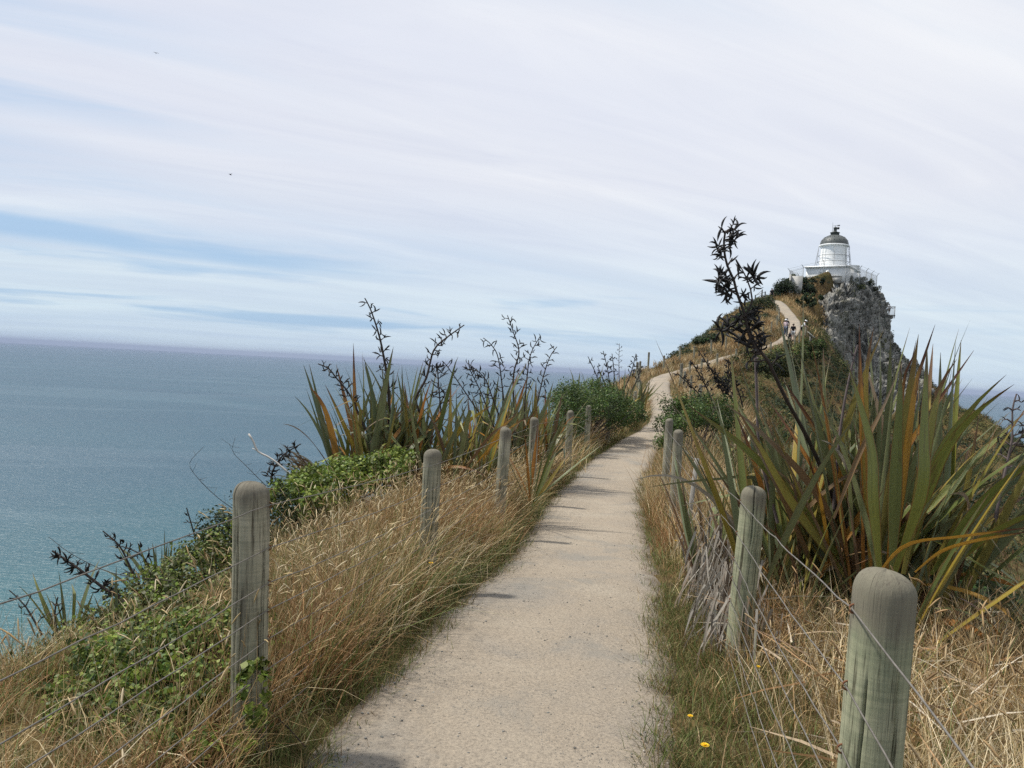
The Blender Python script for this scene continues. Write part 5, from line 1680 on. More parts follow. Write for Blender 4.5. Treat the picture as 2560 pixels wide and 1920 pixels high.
shrub('creeper', 'broad green creeper patch among the grass beneath the lower left wires', SB([(np.array((-1.438, 3.669, 0.104)), (.40, .4), .18), (np.array((-1.435, 4.069, 0.094)), (.34, .35), .16), (np.array((-1.721, 3.969, 0.067)), (.34, .35), .16), (np.array((-1.168, 3.269, 0.091)), (.22, .3), .12), (np.array((-1.597, 3.468, 0.061)), (.3, .3), .12), (np.array((-1.961, 3.865, -0.102)), (.3, .3), .10)]), 21000, .026, GREEN[:1] + LIME, 'creeper', 'creepers on the sea side', asp=.85, stems=3, dense=4)
shrub('creeper', 'small leafy vine clinging to the foot of the nearest left post', SB([(np.array((-0.951, 3.123, 0.278)), (.05, .08), .13)]), 160, .034, LIME, 'vine', None, asp=.85, stems=2)
shrub('dark_bush', 'dark wiry bush on the crest right behind the nearest left post', SB([(np.array((-2.270, 7.371, 0.121)), (.35, .4), .22), (np.array((-2.451, 7.168, 0.002)), (.3, .4), .2), (np.array((-2.073, 7.572, 0.182)), (.3, .4), .18)]), 4200, .035, DARK + OLIVE[:1], group='shrubs beside the path', stems=16)
# round dark bushes and scrub on the knoll
KN = [('dark round bush left of the concrete retaining wall', [(np.array((36.549, 109.281, 13.873)), 1.5, 1.7), (np.array((36.002, 110.280, 13.811)), 1.0, 1.2)], 6500, DARK),
      ('dark bush on top of the retaining wall at the lighthouse fence', [(np.array((38.207, 109.820, 15.722)), 1.3, .8)], 3000, DARK + OLIVE[:1]),
      ('dark dome shaped bush right of the retaining wall', [(np.array((39.231, 109.295, 14.522)), 1.2, 1.1), (np.array((39.403, 108.280, 13.806)), 1.0, .8)], 5000, DARK),
      ('dark bush at the foot of the white lighthouse base', [(np.array((42.580, 113.327, 16.015)), 1.2, .5), (np.array((41.759, 112.818, 15.592)), .8, .5)], 3000, DARK),
      ('flattened dark shrub halfway down the brown slope', [(np.array((37.417, 104.240, 11.940)), 1.3, .6), (np.array((38.776, 105.256, 12.702)), 1.4, .6), (np.array((35.973, 102.218, 10.934)), .9, .5)], 4500, DARK + OLIVE[:1]),
      ('green leafy scrub on top of the crag right of the lighthouse base', [(np.array((48.746, 116.843, 16.722)), 1.1, .7), (np.array((50.529, 117.844, 16.789)), 1.2, .7), (np.array((52.456, 119.333, 16.224)), 1.0, .8), (np.array((48.499, 114.814, 15.366)), .8, 1.2)], 6500, OLIVE + DARK),
      ('dark green scrub on the skyline left of the upper path', [(np.array((28.829, 95.201, 10.208)), 1.8, 1.2), (np.array((30.559, 98.221, 11.092)), 1.3, 1.0), (np.array((26.634, 91.164, 8.475)), 1.5, 1.0)], 6500, DARK + OLIVE[:2]),
      ('green bush below the walkers on the outer side of the bend', [(np.array((30.271, 80.092, 5.138)), 1.4, 1.0), (np.array((28.419, 78.076, 4.403)), 1.3, .9)], 5500, GREEN[:3] + OLIVE),
      ('olive bush just under the fence posts below the walkers', [(np.array((26.595, 76.072, 4.229)), 1.5, 1.0), (np.array((24.513, 73.059, 3.647)), 1.5, 1.2)], 5500, OLIVE + GREEN[:1]),
      ('grey green bush between the far path and the leaning seed stalk', [(np.array((20.662, 66.042, 2.911)), 1.8, 1.35), (np.array((19.139, 65.043, 2.977)), 1.3, 1.1), (np.array((21.830, 66.034, 2.515)), 1.7, 1.3), (np.array((17.552, 63.032, 2.480)), 1.0, .8)], 9000, DARK[:2] + OLIVE),
      ('dark bush on the left skyline of the knoll', [(np.array((17.272, 73.078, 4.570)), 1.1, .5), (np.array((18.589, 75.091, 5.131)), .9, .5)], 2600, DARK + GREEN[:1]),
      ('pale green scrub at the foot of the crag', [(np.array((36.249, 92.065, 3.720)), 1.9, 1.2), (np.array((33.765, 88.018, 1.540)), 2.0, 1.3)], 6500, OLIVE)]
for lab, bl, n_, pal in KN:
    shrub('bush', lab, SB(bl), n_, .20, pal, 'bush', 'bushes on the knoll', m_leaf_dull, .6, 5)

# ------------------------------------------------------------------ grasses
m_grass = leafy('grass_blade', .28, .6, .25)
m_straw = leafy('dry_straw', .2, .6, .3)


def blades(acc, P, H, width, lean, cols, droop=.5, k=3, rs=rng, dirbias=None):
    """curved tapering blades: base points P, lengths H, lean = horizontal reach as share of length"""
    n = len(P)
    an = rs.uniform(0, 2 * np.pi, n)
    D = np.stack([np.cos(an), np.sin(an), 0 * an], -1)
    if dirbias is not None:
        D = D + dirbias
        D /= np.linalg.norm(D, axis=1)[:, None] + 1e-9
    ln = lean * rs.uniform(.2, 1.4, n)
    dr = droop * rs.uniform(0, 1.3, n)
    f = rs.uniform(0, 2 * np.pi, n)
    Sd = np.stack([np.cos(f), np.sin(f), 0 * f], -1)
    ts = np.linspace(0, 1, k + 1)
    rows = []
    for t in ts:
        up = H * (t - .5 * dr * t ** 3)
        ho = H * (ln * t + dr * .55 * t ** 2.4)
        C_ = P + D * ho[:, None]
        C_[:, 2] += up * np.sqrt(np.maximum(.15, 1 - (ln * .8) ** 2))
        w = (width * (1 - t ** 1.6) * .5)[:, None] if np.ndim(width) else width * (1 - t ** 1.6) * .5
        if t < 1:
            rows += [C_ - Sd * w, C_ + Sd * w]
        else:
            rows.append(C_)
    nv = len(rows)
    V = np.stack(rows, 1).reshape(-1, 3)
    b = np.arange(n)[:, None] * nv
    Q = np.concatenate([b + np.array([2 * j, 2 * j + 1, 2 * j + 3, 2 * j + 2]) for j in range(k - 1)])
    T = b + np.array([2 * k - 2, 2 * k - 1, 2 * k])
    acc.add(V, Q, T, col=np.repeat(cols, nv, 0))
    return P + D * (H * (ln + dr * .55))[:, None] + np.stack([0 * H, 0 * H, (H * (1 - .5 * dr)) * np.sqrt(np.maximum(.15, 1 - (ln * .8) ** 2))], -1), D


def beside(yy, off):
    c = [np.interp(yy, CL[:, 1], a_) for a_ in (CL[:, 0], CN[:, 0], CN[:, 1])]
    return c[0] + c[1] * off, yy + c[2] * off


def strip(n, y0, y1, o0, o1, ypow=1.0, rs=rng):
    """random ground points beside the path: depth y0..y1, offset o0..o1"""
    yy = y0 + (y1 - y0) * rs.uniform(0, 1, n) ** ypow
    off = rs.uniform(o0, o1, n)
    x_, y_ = beside(yy, off)
    return np.stack([x_, y_, ground(x_, y_) - .02], -1), off


def heads(acc, tips, D, L, r_, cols, rs=rng):
    """spindle shaped seed heads at the stem tips"""
    for p, d, l, c in zip(tips, D, L, cols):
        dd = np.array([d[0] * .55, d[1] * .55, rs.uniform(.1, 1.3)])
        dd /= np.linalg.norm(dd)
        P = [p - dd * l * .15, p + dd * l * .15, p + dd * l * .5, p + dd * l * .85 - (0, 0, l * .06), p + dd * l - (0, 0, l * .1)]
        V, Q = tube_np(P, r_ * np.array([.35, .95, 1, .7, .15]), 4)
        acc.add(V, Q, col=np.array(c) * rs.uniform(.85, 1.15, (len(V), 1)))


def tufted(n, per, y0, y1, o0, o1, ypow=1.0, spread=.055):
    """blades gathered into tussocks; returns points, offsets and the tussock number of each"""
    m = n // per
    C_, off = strip(m, y0, y1, o0, o1, ypow)
    w_ = rng.integers(0, m, n)
    s_ = spread * rng.uniform(.5, 1.6, m)[w_]
    P = C_[w_] + np.stack([rng.normal(0, 1, n) * s_, rng.normal(0, 1, n) * s_, 0 * s_], -1)
    return P, off[w_], w_


def patchy(P, s, seed):
    return fbm(P[:, 0] * s, P[:, 1] * s, oct=3, seed=seed)


DRYG = [(.46, .32, .15), (.38, .25, .11), (.54, .41, .22), (.30, .19, .08), (.42, .28, .13), (.26, .21, .07)]
FRESH = [(.105, .14, .032), (.14, .17, .045), (.075, .105, .025), (.18, .19, .07)]

REDB = [(.30, .17, .075), (.37, .22, .10), (.24, .13, .055)]
PALE = [(.56, .45, .26), (.50, .38, .19), (.62, .52, .34)]


def clump_cols(P, seed):
    c = palette(len(P), DRYG, var=.3)
    k_ = fbm(P[:, 0] * 1.9, P[:, 1] * 1.9, oct=3, seed=seed) + rng.normal(0, .07, len(P))
    a_ = k_ > .58
    c[a_] = palette(int(a_.sum()), REDB, var=.3)
    a_ = k_ < .40
    c[a_] = palette(int(a_.sum()), PALE, var=.25)
    return c


def matmask(P):
    """where the low green creepers smother the grass on the seaward side"""
    return np.maximum(np.exp(-((P[:, 0] + 1.72) / .52) ** 4 - ((P[:, 1] - 3.75) / .75) ** 4), np.exp(-((P[:, 0] + 2.4) / .75) ** 4 - ((P[:, 1] - 6.0) / 1.3) ** 4))


# left bank: long dry grass from the path edge to the slope crest
acc = Acc()
P, off, t1 = tufted(70000, 28, 1.2, 16, -3.3, -.78, 1.25)
P2, off2, t2 = tufted(20000, 14, 14, 40, -3.0, -.85, 1.1, .09)
P, off, tn = np.concatenate([P, P2]), np.concatenate([off, off2]), np.concatenate([t1, t2 + 100000])
tk = _h(tn, tn * 0 + 3, tn * 0, 5)
cl = patchy(P, 2.6, 51)
near_slope = sm(-off, 1.25, 1.7) * (1 - sm(P[:, 1], 4.6, 6.0))       # the thin grass left of the nearest post
tall = sm(-off, .74, 1.02) * (1 - .35 * sm(-off, 2.0, 2.9))
crest = sm(-off, 1.75, 2.05) * (1 - sm(P[:, 1], 9, 11)) * sm(P[:, 1], 4.2, 5.2)
H = (.20 + .50 * tall + .18 * sm(P[:, 1], 14, 19)) * (.45 + .95 * cl) * rng.uniform(.5, 1.15, len(P)) * (1 - .5 * near_slope) * (1 - .45 * (1 - sm(P[:, 1], 3.2, 4.2))) * (1 - .5 * crest) * (.62 + .7 * tk)
keep = rng.uniform(0, 1, len(P)) > .9 * matmask(P)
keep &= (off < -.88) | (P[:, 1] > 4.8)
keep &= rng.uniform(0, 1, len(P)) > np.maximum(.3 * near_slope, .6 * crest)
P, off, H, cl, tk = P[keep], off[keep], H[keep], cl[keep], tk[keep]
wd = .0042 + .0004 * P[:, 1]
col = clump_cols(P, 53) * (.6 + .75 * ((tk * 7.3) % 1))[:, None]
grn = (rng.uniform(0, 1, len(P)) < (.14 + .35 * near_slope[keep] + .55 * (1 - sm(-off, .78, 1.12)) + .25 * sm(patchy(P, .8, 57), .55, .7)))
col[grn] = palette(int(grn.sum()), FRESH)
blades(acc, P, H, wd, .42, col, .8, 3, dirbias=np.array([.35, -.1, 0]))
# broad bent blades and slumped stems among the fine stalks
for n_, w0, hh, dp, ln in ((2600, .009, .45, 1.3, .5), (2200, .0045, .6, .5, 1.05)):
    P, off = strip(n_, 1.6, 15, -2.0, -.88, 1.25)
    P = P[rng.uniform(0, 1, n_) > .9 * matmask(P)]
    P = P[(P[:, 1] > 4.2) | (rng.uniform(0, 1, len(P)) < .3)]
    n_ = len(P)
    blades(acc, P, hh * rng.uniform(.5, 1.2, n_), w0 * rng.uniform(.6, 1.2, n_), ln, clump_cols(P, 59) * rng.uniform(.7, 1.25, (n_, 1)), dp, 4, dirbias=np.array([.4, -.2, 0]))
dg = acc.obj('dry_grass', m_straw)
prop(dg, 'long golden brown dry grass along the sea side of the path', 'grass', kind='stuff')
acc = Acc()
P, off = strip(4600, 3.0, 14, -1.85, -.92, 1.3)
k_ = rng.uniform(0, 1, len(P)) > .9 * matmask(P)
P, off = P[k_], off[k_]
H = rng.uniform(.5, .85, len(P)) * (1 - .3 * (1 - sm(P[:, 1], 3.8, 5)) * sm(-off, 1.2, 1.6))
tips, D = blades(acc, P, H, np.full(len(P), .0034), .25, palette(len(P), STRAW), .25, 3, dirbias=np.array([.3, -.1, 0]))
sel = rng.uniform(0, 1, len(P)) < .75
heads(acc, tips[sel], D[sel], rng.uniform(.03, .075, sel.sum()), .0028, palette(int(sel.sum()), PALE + STRAW[:3]))
o = acc.obj('seed_heads', m_straw, dg)
prop(o, kind='stuff')
# big pale seed heads at the lower left, close to the camera
acc = Acc()
n_ = 520
P = np.stack([rng.uniform(-2.9, -1.05, n_), rng.uniform(1.9, 4.2, n_), np.zeros(n_)], -1)
P = P[rng.uniform(0, 1, n_) > .7 * matmask(P)]
n_ = len(P)
P[:, 2] = ground(P[:, 0], P[:, 1])
tips, D = blades(acc, P, rng.uniform(.3, .62, n_), np.full(n_, .003), .3, palette(n_, STRAW), .5, 4)
heads(acc, tips[:110], D[:110], rng.uniform(.05, .10, 110), .0042, palette(110, [(.46, .35, .19), (.40, .27, .12), (.5, .41, .26)]))
o = acc.obj('foxtail_heads', m_straw, dg)
prop(o, kind='stuff')

# rough short grass on the near corner of the seaward side
acc = Acc()
n_ = 16000
tc_ = np.stack([rng.uniform(-3.6, -1.3, 700), rng.uniform(1.5, 4.3, 700)], -1)
tc_ = tc_[rng.uniform(0, 1, 700) > .9 * matmask(tc_)]
w_ = rng.integers(0, len(tc_), n_)
xy = tc_[w_] + rng.normal(0, .06, (n_, 2))
P = np.stack([xy[:, 0], xy[:, 1], ground(xy[:, 0], xy[:, 1]) - .02], -1)
col = clump_cols(P, 55) * (.65 + .6 * _h(w_, w_ * 0, w_ * 0, 8))[:, None]
grn = rng.uniform(0, 1, n_) < .35
col[grn] = palette(int(grn.sum()), FRESH)
blades(acc, P, rng.uniform(.12, .38, n_) * (.6 + .7 * _h(w_, w_ * 0 + 1, w_ * 0, 8)), np.full(n_, .0045), .45, col, .8, 3)
prop(acc.obj('short_grass', m_straw, dg), kind='stuff')

# right bank
acc = Acc()
P, off, t1 = tufted(44000, 24, .9, 16, .80, 3.6, 1.4)
P2, off2, t2 = tufted(15000, 12, 14, 42, .85, 3.2, 1.1, .09)
P, off, tn = np.concatenate([P, P2]), np.concatenate([off, off2]), np.concatenate([t1, t2 + 100000])
tk = _h(tn, tn * 0 + 9, tn * 0, 6)
cl = patchy(P, 2.6, 61)
tall = sm(off, .85, 1.5)
kr = (off < 1.75 + .25 * cl) | (P[:, 1] < 4.3 + .8 * cl) | (P[:, 1] > 26)
P, off, cl, tk, tall = P[kr], off[kr], cl[kr], tk[kr], tall[kr]
H = (.16 + .38 * tall + .42 * sm(P[:, 1], 7, 10)) * (.6 + .7 * cl) * (.62 + .7 * tk) * rng.uniform(.55, 1.12, len(P))
col = clump_cols(P, 63) * (.6 + .75 * ((tk * 7.3) % 1))[:, None]
grn = rng.uniform(0, 1, len(P)) < (.10 + .48 * (1 - sm(off, .82, 1.25)) * (1 - sm(P[:, 1], 6, 9)))
col[grn] = palette(int(grn.sum()), FRESH)
blades(acc, P, H, .0036 + .00035 * P[:, 1], .42, col, .6, 3)
dr = acc.obj('dry_grass', m_straw)
prop(dr, 'shorter tangled dry grass along the right side of the path', 'grass', kind='stuff')
acc = Acc()
n_ = 2600
P = np.stack([rng.uniform(.75, 3.4, n_), rng.uniform(1.5, 4.6, n_), np.zeros(n_)], -1)
k_ = P[:, 0] > .95 + .1 * P[:, 1]
P = P[k_]
P[:, 2] = ground(P[:, 0], P[:, 1])
n_ = len(P)
tips, D = blades(acc, P, rng.uniform(.28, .62, n_), np.full(n_, .0032), .3, palette(n_, STRAW), .45, 4)
m_ = int(n_ * .2)
heads(acc, tips[:m_], D[:m_], rng.uniform(.045, .09, m_), .0045, palette(m_, [(.36, .24, .115), (.30, .19, .09), (.42, .31, .17)]))
prop(acc.obj('foxtail_heads', m_straw, dr), kind='stuff')

acc = Acc()
for o0, o1, ya, yb, n_, hh in ((.8, 2.4, 46, 79, 9000, .82), (-2.6, -.95, 44, 100, 7000, .55)):
    P, off = strip(n_, ya, yb, o0, o1, 1.0)
    blades(acc, P, hh * rng.uniform(.5, 1.25, len(P)), np.full(len(P), .03), .4, clump_cols(P, 67) * .9, .6, 2)
fg = acc.obj('dry_grass', m_straw)
prop(fg, 'golden dry grass lining the far path up to the knoll', 'grass', kind='stuff')

# short green turf hugging the path edges
acc = Acc()
for o0, o1, n_, y1 in ((-1.05, -.62, 15000, 26), (.60, 1.12, 15000, 18), (-1.15, -.66, 14000, 7), (.64, 1.35, 22000, 6.5)):
    P, off, tn = tufted(n_, 16, 1.0, y1, o0, o1, 1.3, .045)
    H = rng.uniform(.05, .17, len(P)) * (.6 + .8 * patchy(P, 3, 71))
    col = palette(len(P), FRESH + [(.24, .175, .075), (.17, .11, .05), (.30, .23, .11), (.10, .085, .035)])
    blades(acc, P, H, .0035 + .0003 * P[:, 1], .5, col, .7, 2)
tf = acc.obj('green_turf', m_grass)
prop(tf, 'short green grass fringe hugging both edges of the path', 'grass', kind='stuff')

# fallen stems lying over the ground on the right
acc = Acc()
n_ = 1700
P = np.stack([rng.uniform(1.0, 3.6, n_), rng.uniform(1.4, 6.0, n_), np.zeros(n_)], -1)
P = P[P[:, 0] > 1.0 + .11 * P[:, 1]]
P[:, 2] = ground(P[:, 0], P[:, 1]) + rng.uniform(.0, .22, len(P))
for p in P:
    an = rng.uniform(0, 6.28)
    l = rng.uniform(.15, .55)
    d = np.array([math.cos(an), math.sin(an), rng.uniform(-.25, .5)]) * l
    w = rng.uniform(.0012, .0055)
    s_ = np.cross(d, rng.normal(size=3))
    s_ = s_ / np.linalg.norm(s_) * w
    m_ = p + d * .5 + np.array([0, 0, .03 * l])
    c = palette(1, [(.46, .40, .30), (.36, .27, .17), (.54, .47, .36), (.26, .17, .10), (.38, .22, .10)])[0]
    acc.add([p - s_, p + s_, m_ - s_, m_ + s_, p + d], [(0, 1, 3, 2)], [(2, 3, 4)], col=c)
# grey hanging thatch under the flax by the second right post
n_ = 1500
for q in range(n_):
    t = rng.uniform(0, 1)
    b = np.array([1.42 + .42 * t + rng.normal(0, .10), 4.5 + 2.6 * t + rng.normal(0, .12), 0])
    b[2] = gz(b[0], b[1]) + rng.uniform(.02, .75) * rng.uniform(.3, 1) if q % 5 == 0 else -.2 + rng.uniform(.05, .75) * rng.uniform(.4, 1)
    l = rng.uniform(.12, .5)
    d = np.array([rng.normal(-.12, .22), rng.normal(-.1, .2), -1.0]) * l
    d[2] = max(d[2], -.22 - b[2])
    w = rng.uniform(.0025, .010)
    s_ = np.array([rng.normal(), rng.normal(), 0])
    s_ = s_ / np.linalg.norm(s_) * w
    m_ = b + d * .5 + np.array([-.05 * l, -.04 * l, 0])
    c = palette(1, [(.28, .25, .205), (.35, .32, .27), (.21, .18, .145), (.14, .105, .075)])[0]
    acc.add([b - s_, b + s_, m_ - s_, m_ + s_, b + d], [(0, 1, 3, 2)], [(2, 3, 4)], col=c)
lt = acc.obj('leaf_litter', m_straw)
prop(lt, 'grey bleached dead flax leaves heaped under the big right flax', 'leaf litter', kind='stuff')

# ------------------------------------------------------------------ scrub and grass cover of the far slopes
acc = Acc()
rs = np.random.default_rng(99)


def scatter_far(n):
    x_ = rs.uniform(-6, 78, n)
    y_ = 22 + 108 * rs.uniform(0, 1, n) ** .8
    return x_, y_


x_, y_ = scatter_far(46000)
fr_k = (x_ < .78 * y_ + 4) & (x_ > -.1 * y_ - 4)
x_, y_ = x_[fr_k], y_[fr_k]
d, zp, ii = path_coords(x_, y_)
z_ = ground(x_, y_)
dl = np.hypot(x_ - LHC[0], y_ - LHC[1])
ok = (np.abs(d) > 1.55) & (z_ > -24) & (dl > 4.5) & ~((d > -2.6) & (d < 3) & (y_ < 34))
# only slopes that turn towards the walker
e = .4
gxn = (ground(x_ + e, y_) - z_) / e
gyn = (ground(x_, y_ + e) - z_) / e
vx, vy, vz = -x_, -y_, 1.6 - z_
face = (-gxn * vx - gyn * vy + vz) / np.sqrt((vx ** 2 + vy ** 2 + vz ** 2) * (gxn ** 2 + gyn ** 2 + 1))
ok &= face > -.12
# keep clear of the bare rock
inrock = (x_ > 43.2) & (x_ < 57) & (y_ > 107) & (y_ < 122) & (y_ - 107 < 1.4 * (x_ - 42))
ok &= ~inrock
x_, y_, z_, d = x_[ok], y_[ok], z_[ok], d[ok]
n_ = len(x_)
brown = np.exp(-((x_ - 40.5) ** 2 + (y_ - 106) ** 2) / 70) * 1.1 + .75 * np.exp(-(np.abs(d) - 1.5) ** 2 / 9) * (d < 0) + .35 * (d > 0) * np.exp(-(np.abs(d) - 1.5) ** 2 / 4)
nz = fbm(x_ * .18, y_ * .18, oct=3, seed=81)
nz2 = fbm(x_ * .5, y_ * .5, oct=2, seed=83)
typ = np.where(brown + (nz2 - .5) * 1.2 > .62, 0, np.where(nz > .56, 2, np.where(nz > .44, 1, 3)))
PALS = [np.array(DRYG[:5]) * .85, np.array(OLIVE), np.array(DARK), np.array(OLIVE[:2] + BROWN[:2] + DARK[:1])]
M = 17
for t_ in range(4):
    s_ = np.where(typ == t_)[0]
    if not len(s_):
        continue
    P = np.stack([x_[s_], y_[s_], z_[s_]], -1)
    if t_ in (0, 3):
        k_ = 9 if t_ == 0 else 10
        Pb = np.repeat(P, k_, 0)
        Pb[:, :2] += rs.normal(0, .28, (len(Pb), 2))
        Hh = rs.uniform(.25, .75, len(Pb)) * (1.0 if t_ == 0 else .9)
        c = palette(len(Pb), PALS[t_], rs)
        blades(acc, Pb, Hh, np.full(len(Pb), .06), .45, c, .6, 2, rs)
    else:
        k_ = M
        r_ = np.repeat(rs.uniform(.25, .62, len(P)), k_)
        dd = rs.normal(size=(len(P) * k_, 3))
        dd /= np.linalg.norm(dd, axis=1)[:, None]
        dd[:, 2] = np.abs(dd[:, 2])
        Pb = np.repeat(P, k_, 0) + dd * (r_ * rs.uniform(.5, 1.05, len(r_)))[:, None] * np.array([1, 1, .9])
        cc = np.repeat(palette(len(P), PALS[t_], rs, .35), k_, 0) * rs.uniform(.7, 1.3, (len(Pb), 1))
        leaf_cloud(acc, Pb, dd * .7 + rs.normal(size=dd.shape) * .5 + np.array([0, 0, .4]), .17, cc, .6, rs)
# plants rooted in the cracks of the crag, thicker to the right and low down
vi = rs.integers(4, nv_rock - 4, 5200)
ui = rs.integers(4, nu_rock - 4, 5200)
fv, fu = vi / nv_rock, ui / nu_rock
Pr = RSD[vi, ui]
wt_ = .75 * sm(fu, .56, .78) * sm(fv, .18, .42) + .9 * sm(fv, .70, .86) + .5 * np.exp(-((fu - .52) / .035) ** 2) * sm(fv, .12, .2) * (1 - sm(fv, .4, .5))
kk_ = rs.uniform(0, 1, len(vi)) < wt_ * sm(fbm(Pr[:, 0] * .5, Pr[:, 1] * .5, Pr[:, 2] * .5, 3, 47), .40, .58)
Pr = Pr[kk_]
M = 26
r_ = np.repeat(rs.uniform(.2, .5, len(Pr)), M)
dd = rs.normal(size=(len(Pr) * M, 3))
dd /= np.linalg.norm(dd, axis=1)[:, None]
Pb = np.repeat(Pr, M, 0) + dd * (r_ * rs.uniform(.4, 1.05, len(r_)))[:, None]
cc = np.repeat(palette(len(Pr), OLIVE + DARK, rs, .35), M, 0) * rs.uniform(.7, 1.3, (len(Pb), 1))
leaf_cloud(acc, Pb, dd * .7 + rs.normal(size=dd.shape) * .5 + np.array([0, 0, .4]), .18, cc, .6, rs)
cv = acc.obj('slope_scrub', m_leaf_dull)
prop(cv, 'mixed olive scrub and dry grass covering the knoll and its flanks', 'scrub', kind='stuff')

# dense scrub on the near right slope behind the flax and on the sea-side slope
acc = Acc()
x_ = np.concatenate([rs.uniform(2.4, 26, 6000), rs.uniform(2.2, 7, 3000)])
y_ = np.concatenate([rs.uniform(5.5, 36, 6000), rs.uniform(5.5, 14, 3000)])
d, zp, ii = path_coords(x_, y_)
k_ = (d > 1.95) & ~((y_ < 7.5) & (d < 2.6))
x_, y_, d = x_[k_], y_[k_], d[k_]
z_ = ground(x_, y_)
P = np.stack([x_, y_, z_], -1)
M = 22
r_ = np.repeat(rs.uniform(.2, .5, len(P)), M)
dd = rs.normal(size=(len(P) * M, 3))
dd /= np.linalg.norm(dd, axis=1)[:, None]
dd[:, 2] = np.abs(dd[:, 2])
Pb = np.repeat(P, M, 0) + dd * (r_ * rs.uniform(.4, 1.05, len(r_)))[:, None]
kk = fbm(P[:, 0] * .4, P[:, 1] * .4, oct=2, seed=87)
pal = np.where((kk > .5)[:, None], palette(len(P), DARK + GREEN[:1], rs), palette(len(P), OLIVE + BROWN[:1], rs))
leaf_cloud(acc, Pb, dd * .7 + rs.normal(size=dd.shape) * .5, .075, np.repeat(pal, M, 0) * rs.uniform(.7, 1.3, (len(Pb), 1)), .55, rs)
ns = acc.obj('gully_scrub', m_leaf_dull)
prop(ns, 'dark green scrub filling the gully behind the big right flax', 'scrub', kind='stuff')
acc = Acc()
x_ = rs.uniform(-9, 6, 9000)
y_ = rs.uniform(2, 48, 9000)
d, zp, ii = path_coords(x_, y_)
k_ = (d < -2.5) & (d > -6)
x_, y_ = x_[k_], y_[k_]
P = np.stack([x_, y_, ground(x_, y_)], -1)
M = 22
r_ = np.repeat(rs.uniform(.08, .24, len(P)), M)
dd = rs.normal(size=(len(P) * M, 3))
dd /= np.linalg.norm(dd, axis=1)[:, None]
dd[:, 2] = np.abs(dd[:, 2]) * .8
Pb = np.repeat(P, M, 0) + dd * (r_ * rs.uniform(.4, 1.05, len(r_)))[:, None]
pal = palette(len(P), OLIVE + DARK[:2] + LIME[1:2] + BROWN[:1], rs)
leaf_cloud(acc, Pb, dd * .7 + rs.normal(size=dd.shape) * .5, .04, np.repeat(pal, M, 0) * rs.uniform(.7, 1.3, (len(Pb), 1)), .6, rs)
ss = acc.obj('slope_creeper', m_leaf_dull)
prop(ss, 'low olive scrub clothing the steep seaward slope', 'scrub', kind='stuff')

# ------------------------------------------------------------------ loose stones on the path
acc = Acc()
ico = bmesh.new()
bmesh.ops.create_icosphere(ico, subdivisions=1, radius=1.0)
IV = np.array([v.co[:] for v in ico.verts])
IT = np.array([[v.index for v in f.verts] for f in ico.faces])
ico.free()
rs = np.random.default_rng(5)
n_ = 3600
yy = 2.6 + 15 * rs.uniform(0, 1, n_) ** 2.0
off = rs.uniform(-.72, .72, n_)
edge = rs.uniform(0, 1, n_) < .35
off[edge] = np.where(rs.uniform(0, 1, edge.sum()) < .6, -1, 1) * rs.uniform(.5, .8, edge.sum())
sx_, sy_ = beside(yy, off)
sz_ = np.interp(yy, CL[:, 1], CL[:, 2]) + .012 - .045 * np.minimum(1, np.abs(off) / .75) ** 6 + (vn(sx_ * 1.3, sy_ * 1.3, seed=77) - .5) * .025
big_ = rs.uniform(0, 1, n_) ** 5
r_ = .0018 + .0075 * big_
SP = [(.13, .13, .12), (.19, .185, .17), (.09, .09, .083), (.26, .235, .20), (.36, .32, .27), (.16, .165, .15)]
for q in range(n_):
    k3 = IV * rs.uniform(.55, 1.2, 3) * (1 + rs.normal(0, .16, (len(IV), 1)))
    an = rs.uniform(0, 6.28)
    c, s_ = math.cos(an), math.sin(an)
    k3 = k3 @ np.array([[c, -s_, 0], [s_, c, 0], [0, 0, 1]]) * r_[q] * np.array([1, 1, .6])
    acc.add(k3 + (sx_[q], sy_[q], sz_[q] + r_[q] * .15), None, IT, col=SP[rs.integers(0, 6)])
# drift of grey chips at the lower left edge of the path
for q in range(900):
    b = rs.uniform(0, 1)
    x0, y0 = -.80 + rs.normal(0, .10) + .25 * b, 2.75 + 1.3 * b + rs.normal(0, .1)
    dd_, zp_, _ = path_coords(np.array([x0]), np.array([y0]))
    z0 = zp_[0] + .006 - .045 * min(1, abs(dd_[0]) / .75) ** 6
    rr = rs.uniform(.004, .010)
    k3 = IV * rs.uniform(.5, 1.2, 3) * (1 + rs.normal(0, .16, (len(IV), 1))) * rr
    acc.add(k3 * np.array([1, 1, .6]) + (x0, y0, z0), None, IT, col=np.array((.17, .18, .175)) * rs.uniform(.6, 1.3))
m_stone = leafy('stone_chip', 0.0, .9, .2)
st = acc.obj('loose_gravel', m_stone)
prop(st, 'loose grey stone chips scattered over the pale path', 'gravel', kind='stuff')

# ------------------------------------------------------------------ yellow hawkweed flowers beside the path
m_petal = simple('yellow_petal', (.75, .48, .02), .6, .2, .1, 60)
m_fstem = simple('flower_stem', (.08, .10, .03), .7, .2, .2)


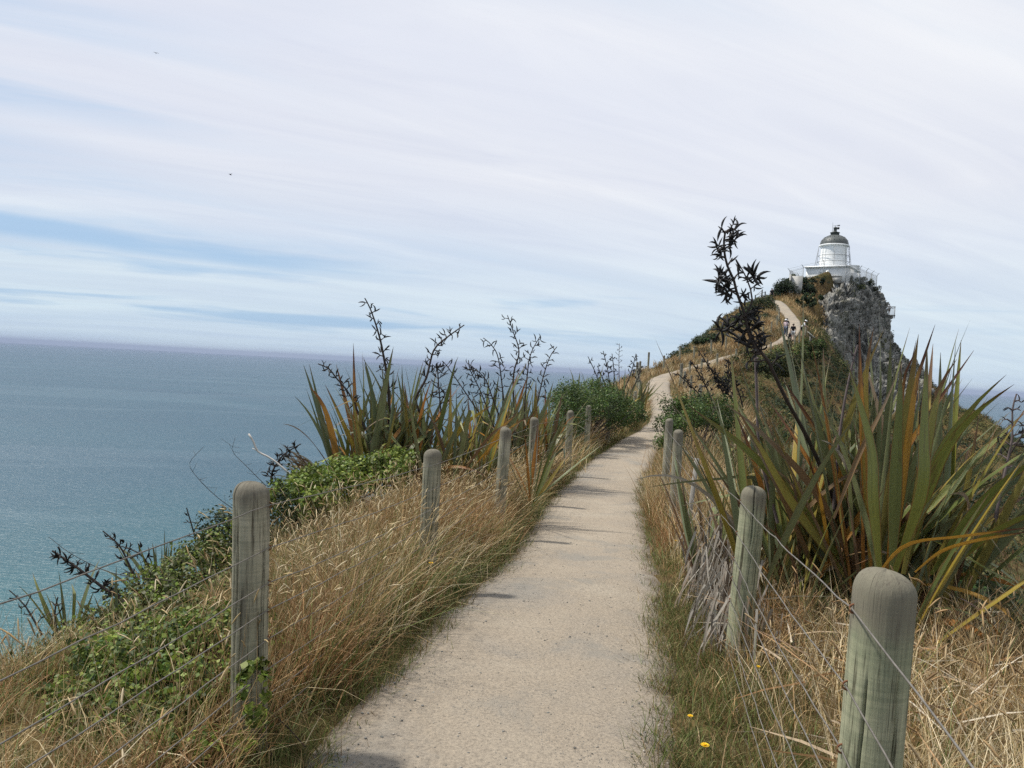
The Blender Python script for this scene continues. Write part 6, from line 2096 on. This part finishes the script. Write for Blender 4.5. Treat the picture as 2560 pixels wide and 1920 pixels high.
def flower(label, p, h, r_, tilt=(0, 0)):
    z0 = gz(p[0], p[1])
    root = empty('yellow_flower', (p[0], p[1], z0))
    prop(root, label, 'flower', 'yellow flowers beside the path')
    h = max(.05, h)
    a = Acc()
    a.tube([(0, 0, 0), (tilt[0] * .4, tilt[1] * .4, h * .5), (tilt[0], tilt[1], h)], [.002, .0016, .0016], 5)
    a.obj('stem', m_fstem, root)
    hd = np.array([tilt[0], tilt[1], h])
    a = Acc()
    for ring, (nr, rr, zz) in enumerate(((14, 1.0, .12), (12, .75, .3), (8, .4, .42))):
        for k in range(nr):
            an = 2 * math.pi * (k + ring * .4) / nr
            d = np.array([math.cos(an), math.sin(an), 0])
            s_ = np.array([-math.sin(an), math.cos(an), 0]) * r_ * .13
            a.add([hd + d * r_ * .1 - s_ * .5, hd + d * r_ * .1 + s_ * .5, hd + d * r_ * rr + s_ + (0, 0, r_ * zz), hd + d * r_ * rr - s_ + (0, 0, r_ * zz)], [(0, 1, 2, 3)])
    a.lathe([(.001, h - r_ * .5), (r_ * .3, h - r_ * .3), (r_ * .38, h + r_ * .05), (.001, h + r_ * .1)], 8, (tilt[0], tilt[1], 0))
    a.obj('bloom', m_petal, root)


for lab, p, r_ in (('largest yellow flower in the grass left of the nearest right post', np.array((0.769, 2.874, 0.336)), .016), ('small yellow flower just above the largest one in the right fringe', np.array((0.771, 3.123, 0.288)), .011), ('yellow flower at the foot of the second right post', np.array((1.175, 3.574, 0.314)), .010),
                   ('yellow flower by the second left post', np.array((-0.499, 5.576, 0.374)), .018), ('tiny yellow flower at the left path edge beyond the second left post', on_path(13.5, -.93), .03), ('tiny yellow flower in the right grass edge farther up the path', on_path(8.6, .95), .018),
                   ('tiny yellow flower at the left grass edge before the path bend', on_path(11.2, -.9), .025), ('tiny yellow flower near the left fringe halfway to the bend', on_path(9.6, -.92), .022)):
    flower(lab, p, min(.3, max(.1, p[2] - gz(p[0], p[1]) + (.16 if p[1] > 8 else 0))), r_)

# ------------------------------------------------------------------ sea air
hz = bpy.data.meshes.new('haze')
bmh = bmesh.new()
box(bmh, (0, 0, -25.5), (86000, 86000, 211.0))
bmh.to_mesh(hz)
bmh.free()
m_haze = bpy.data.materials.new('haze')
nt = nodes_of(m_haze)
pv = nd(nt, 'ShaderNodeVolumePrincipled', {'Color': (.42, .49, .66, 1), 'Density': 5e-5, 'Anisotropy': 0.0})
nd(nt, 'ShaderNodeOutputMaterial', {'Volume': pv.outputs[0]})
ho = link('haze', hz, m_haze)
prop(ho, 'thin bluish sea haze over the ocean', 'haze', kind='stuff')
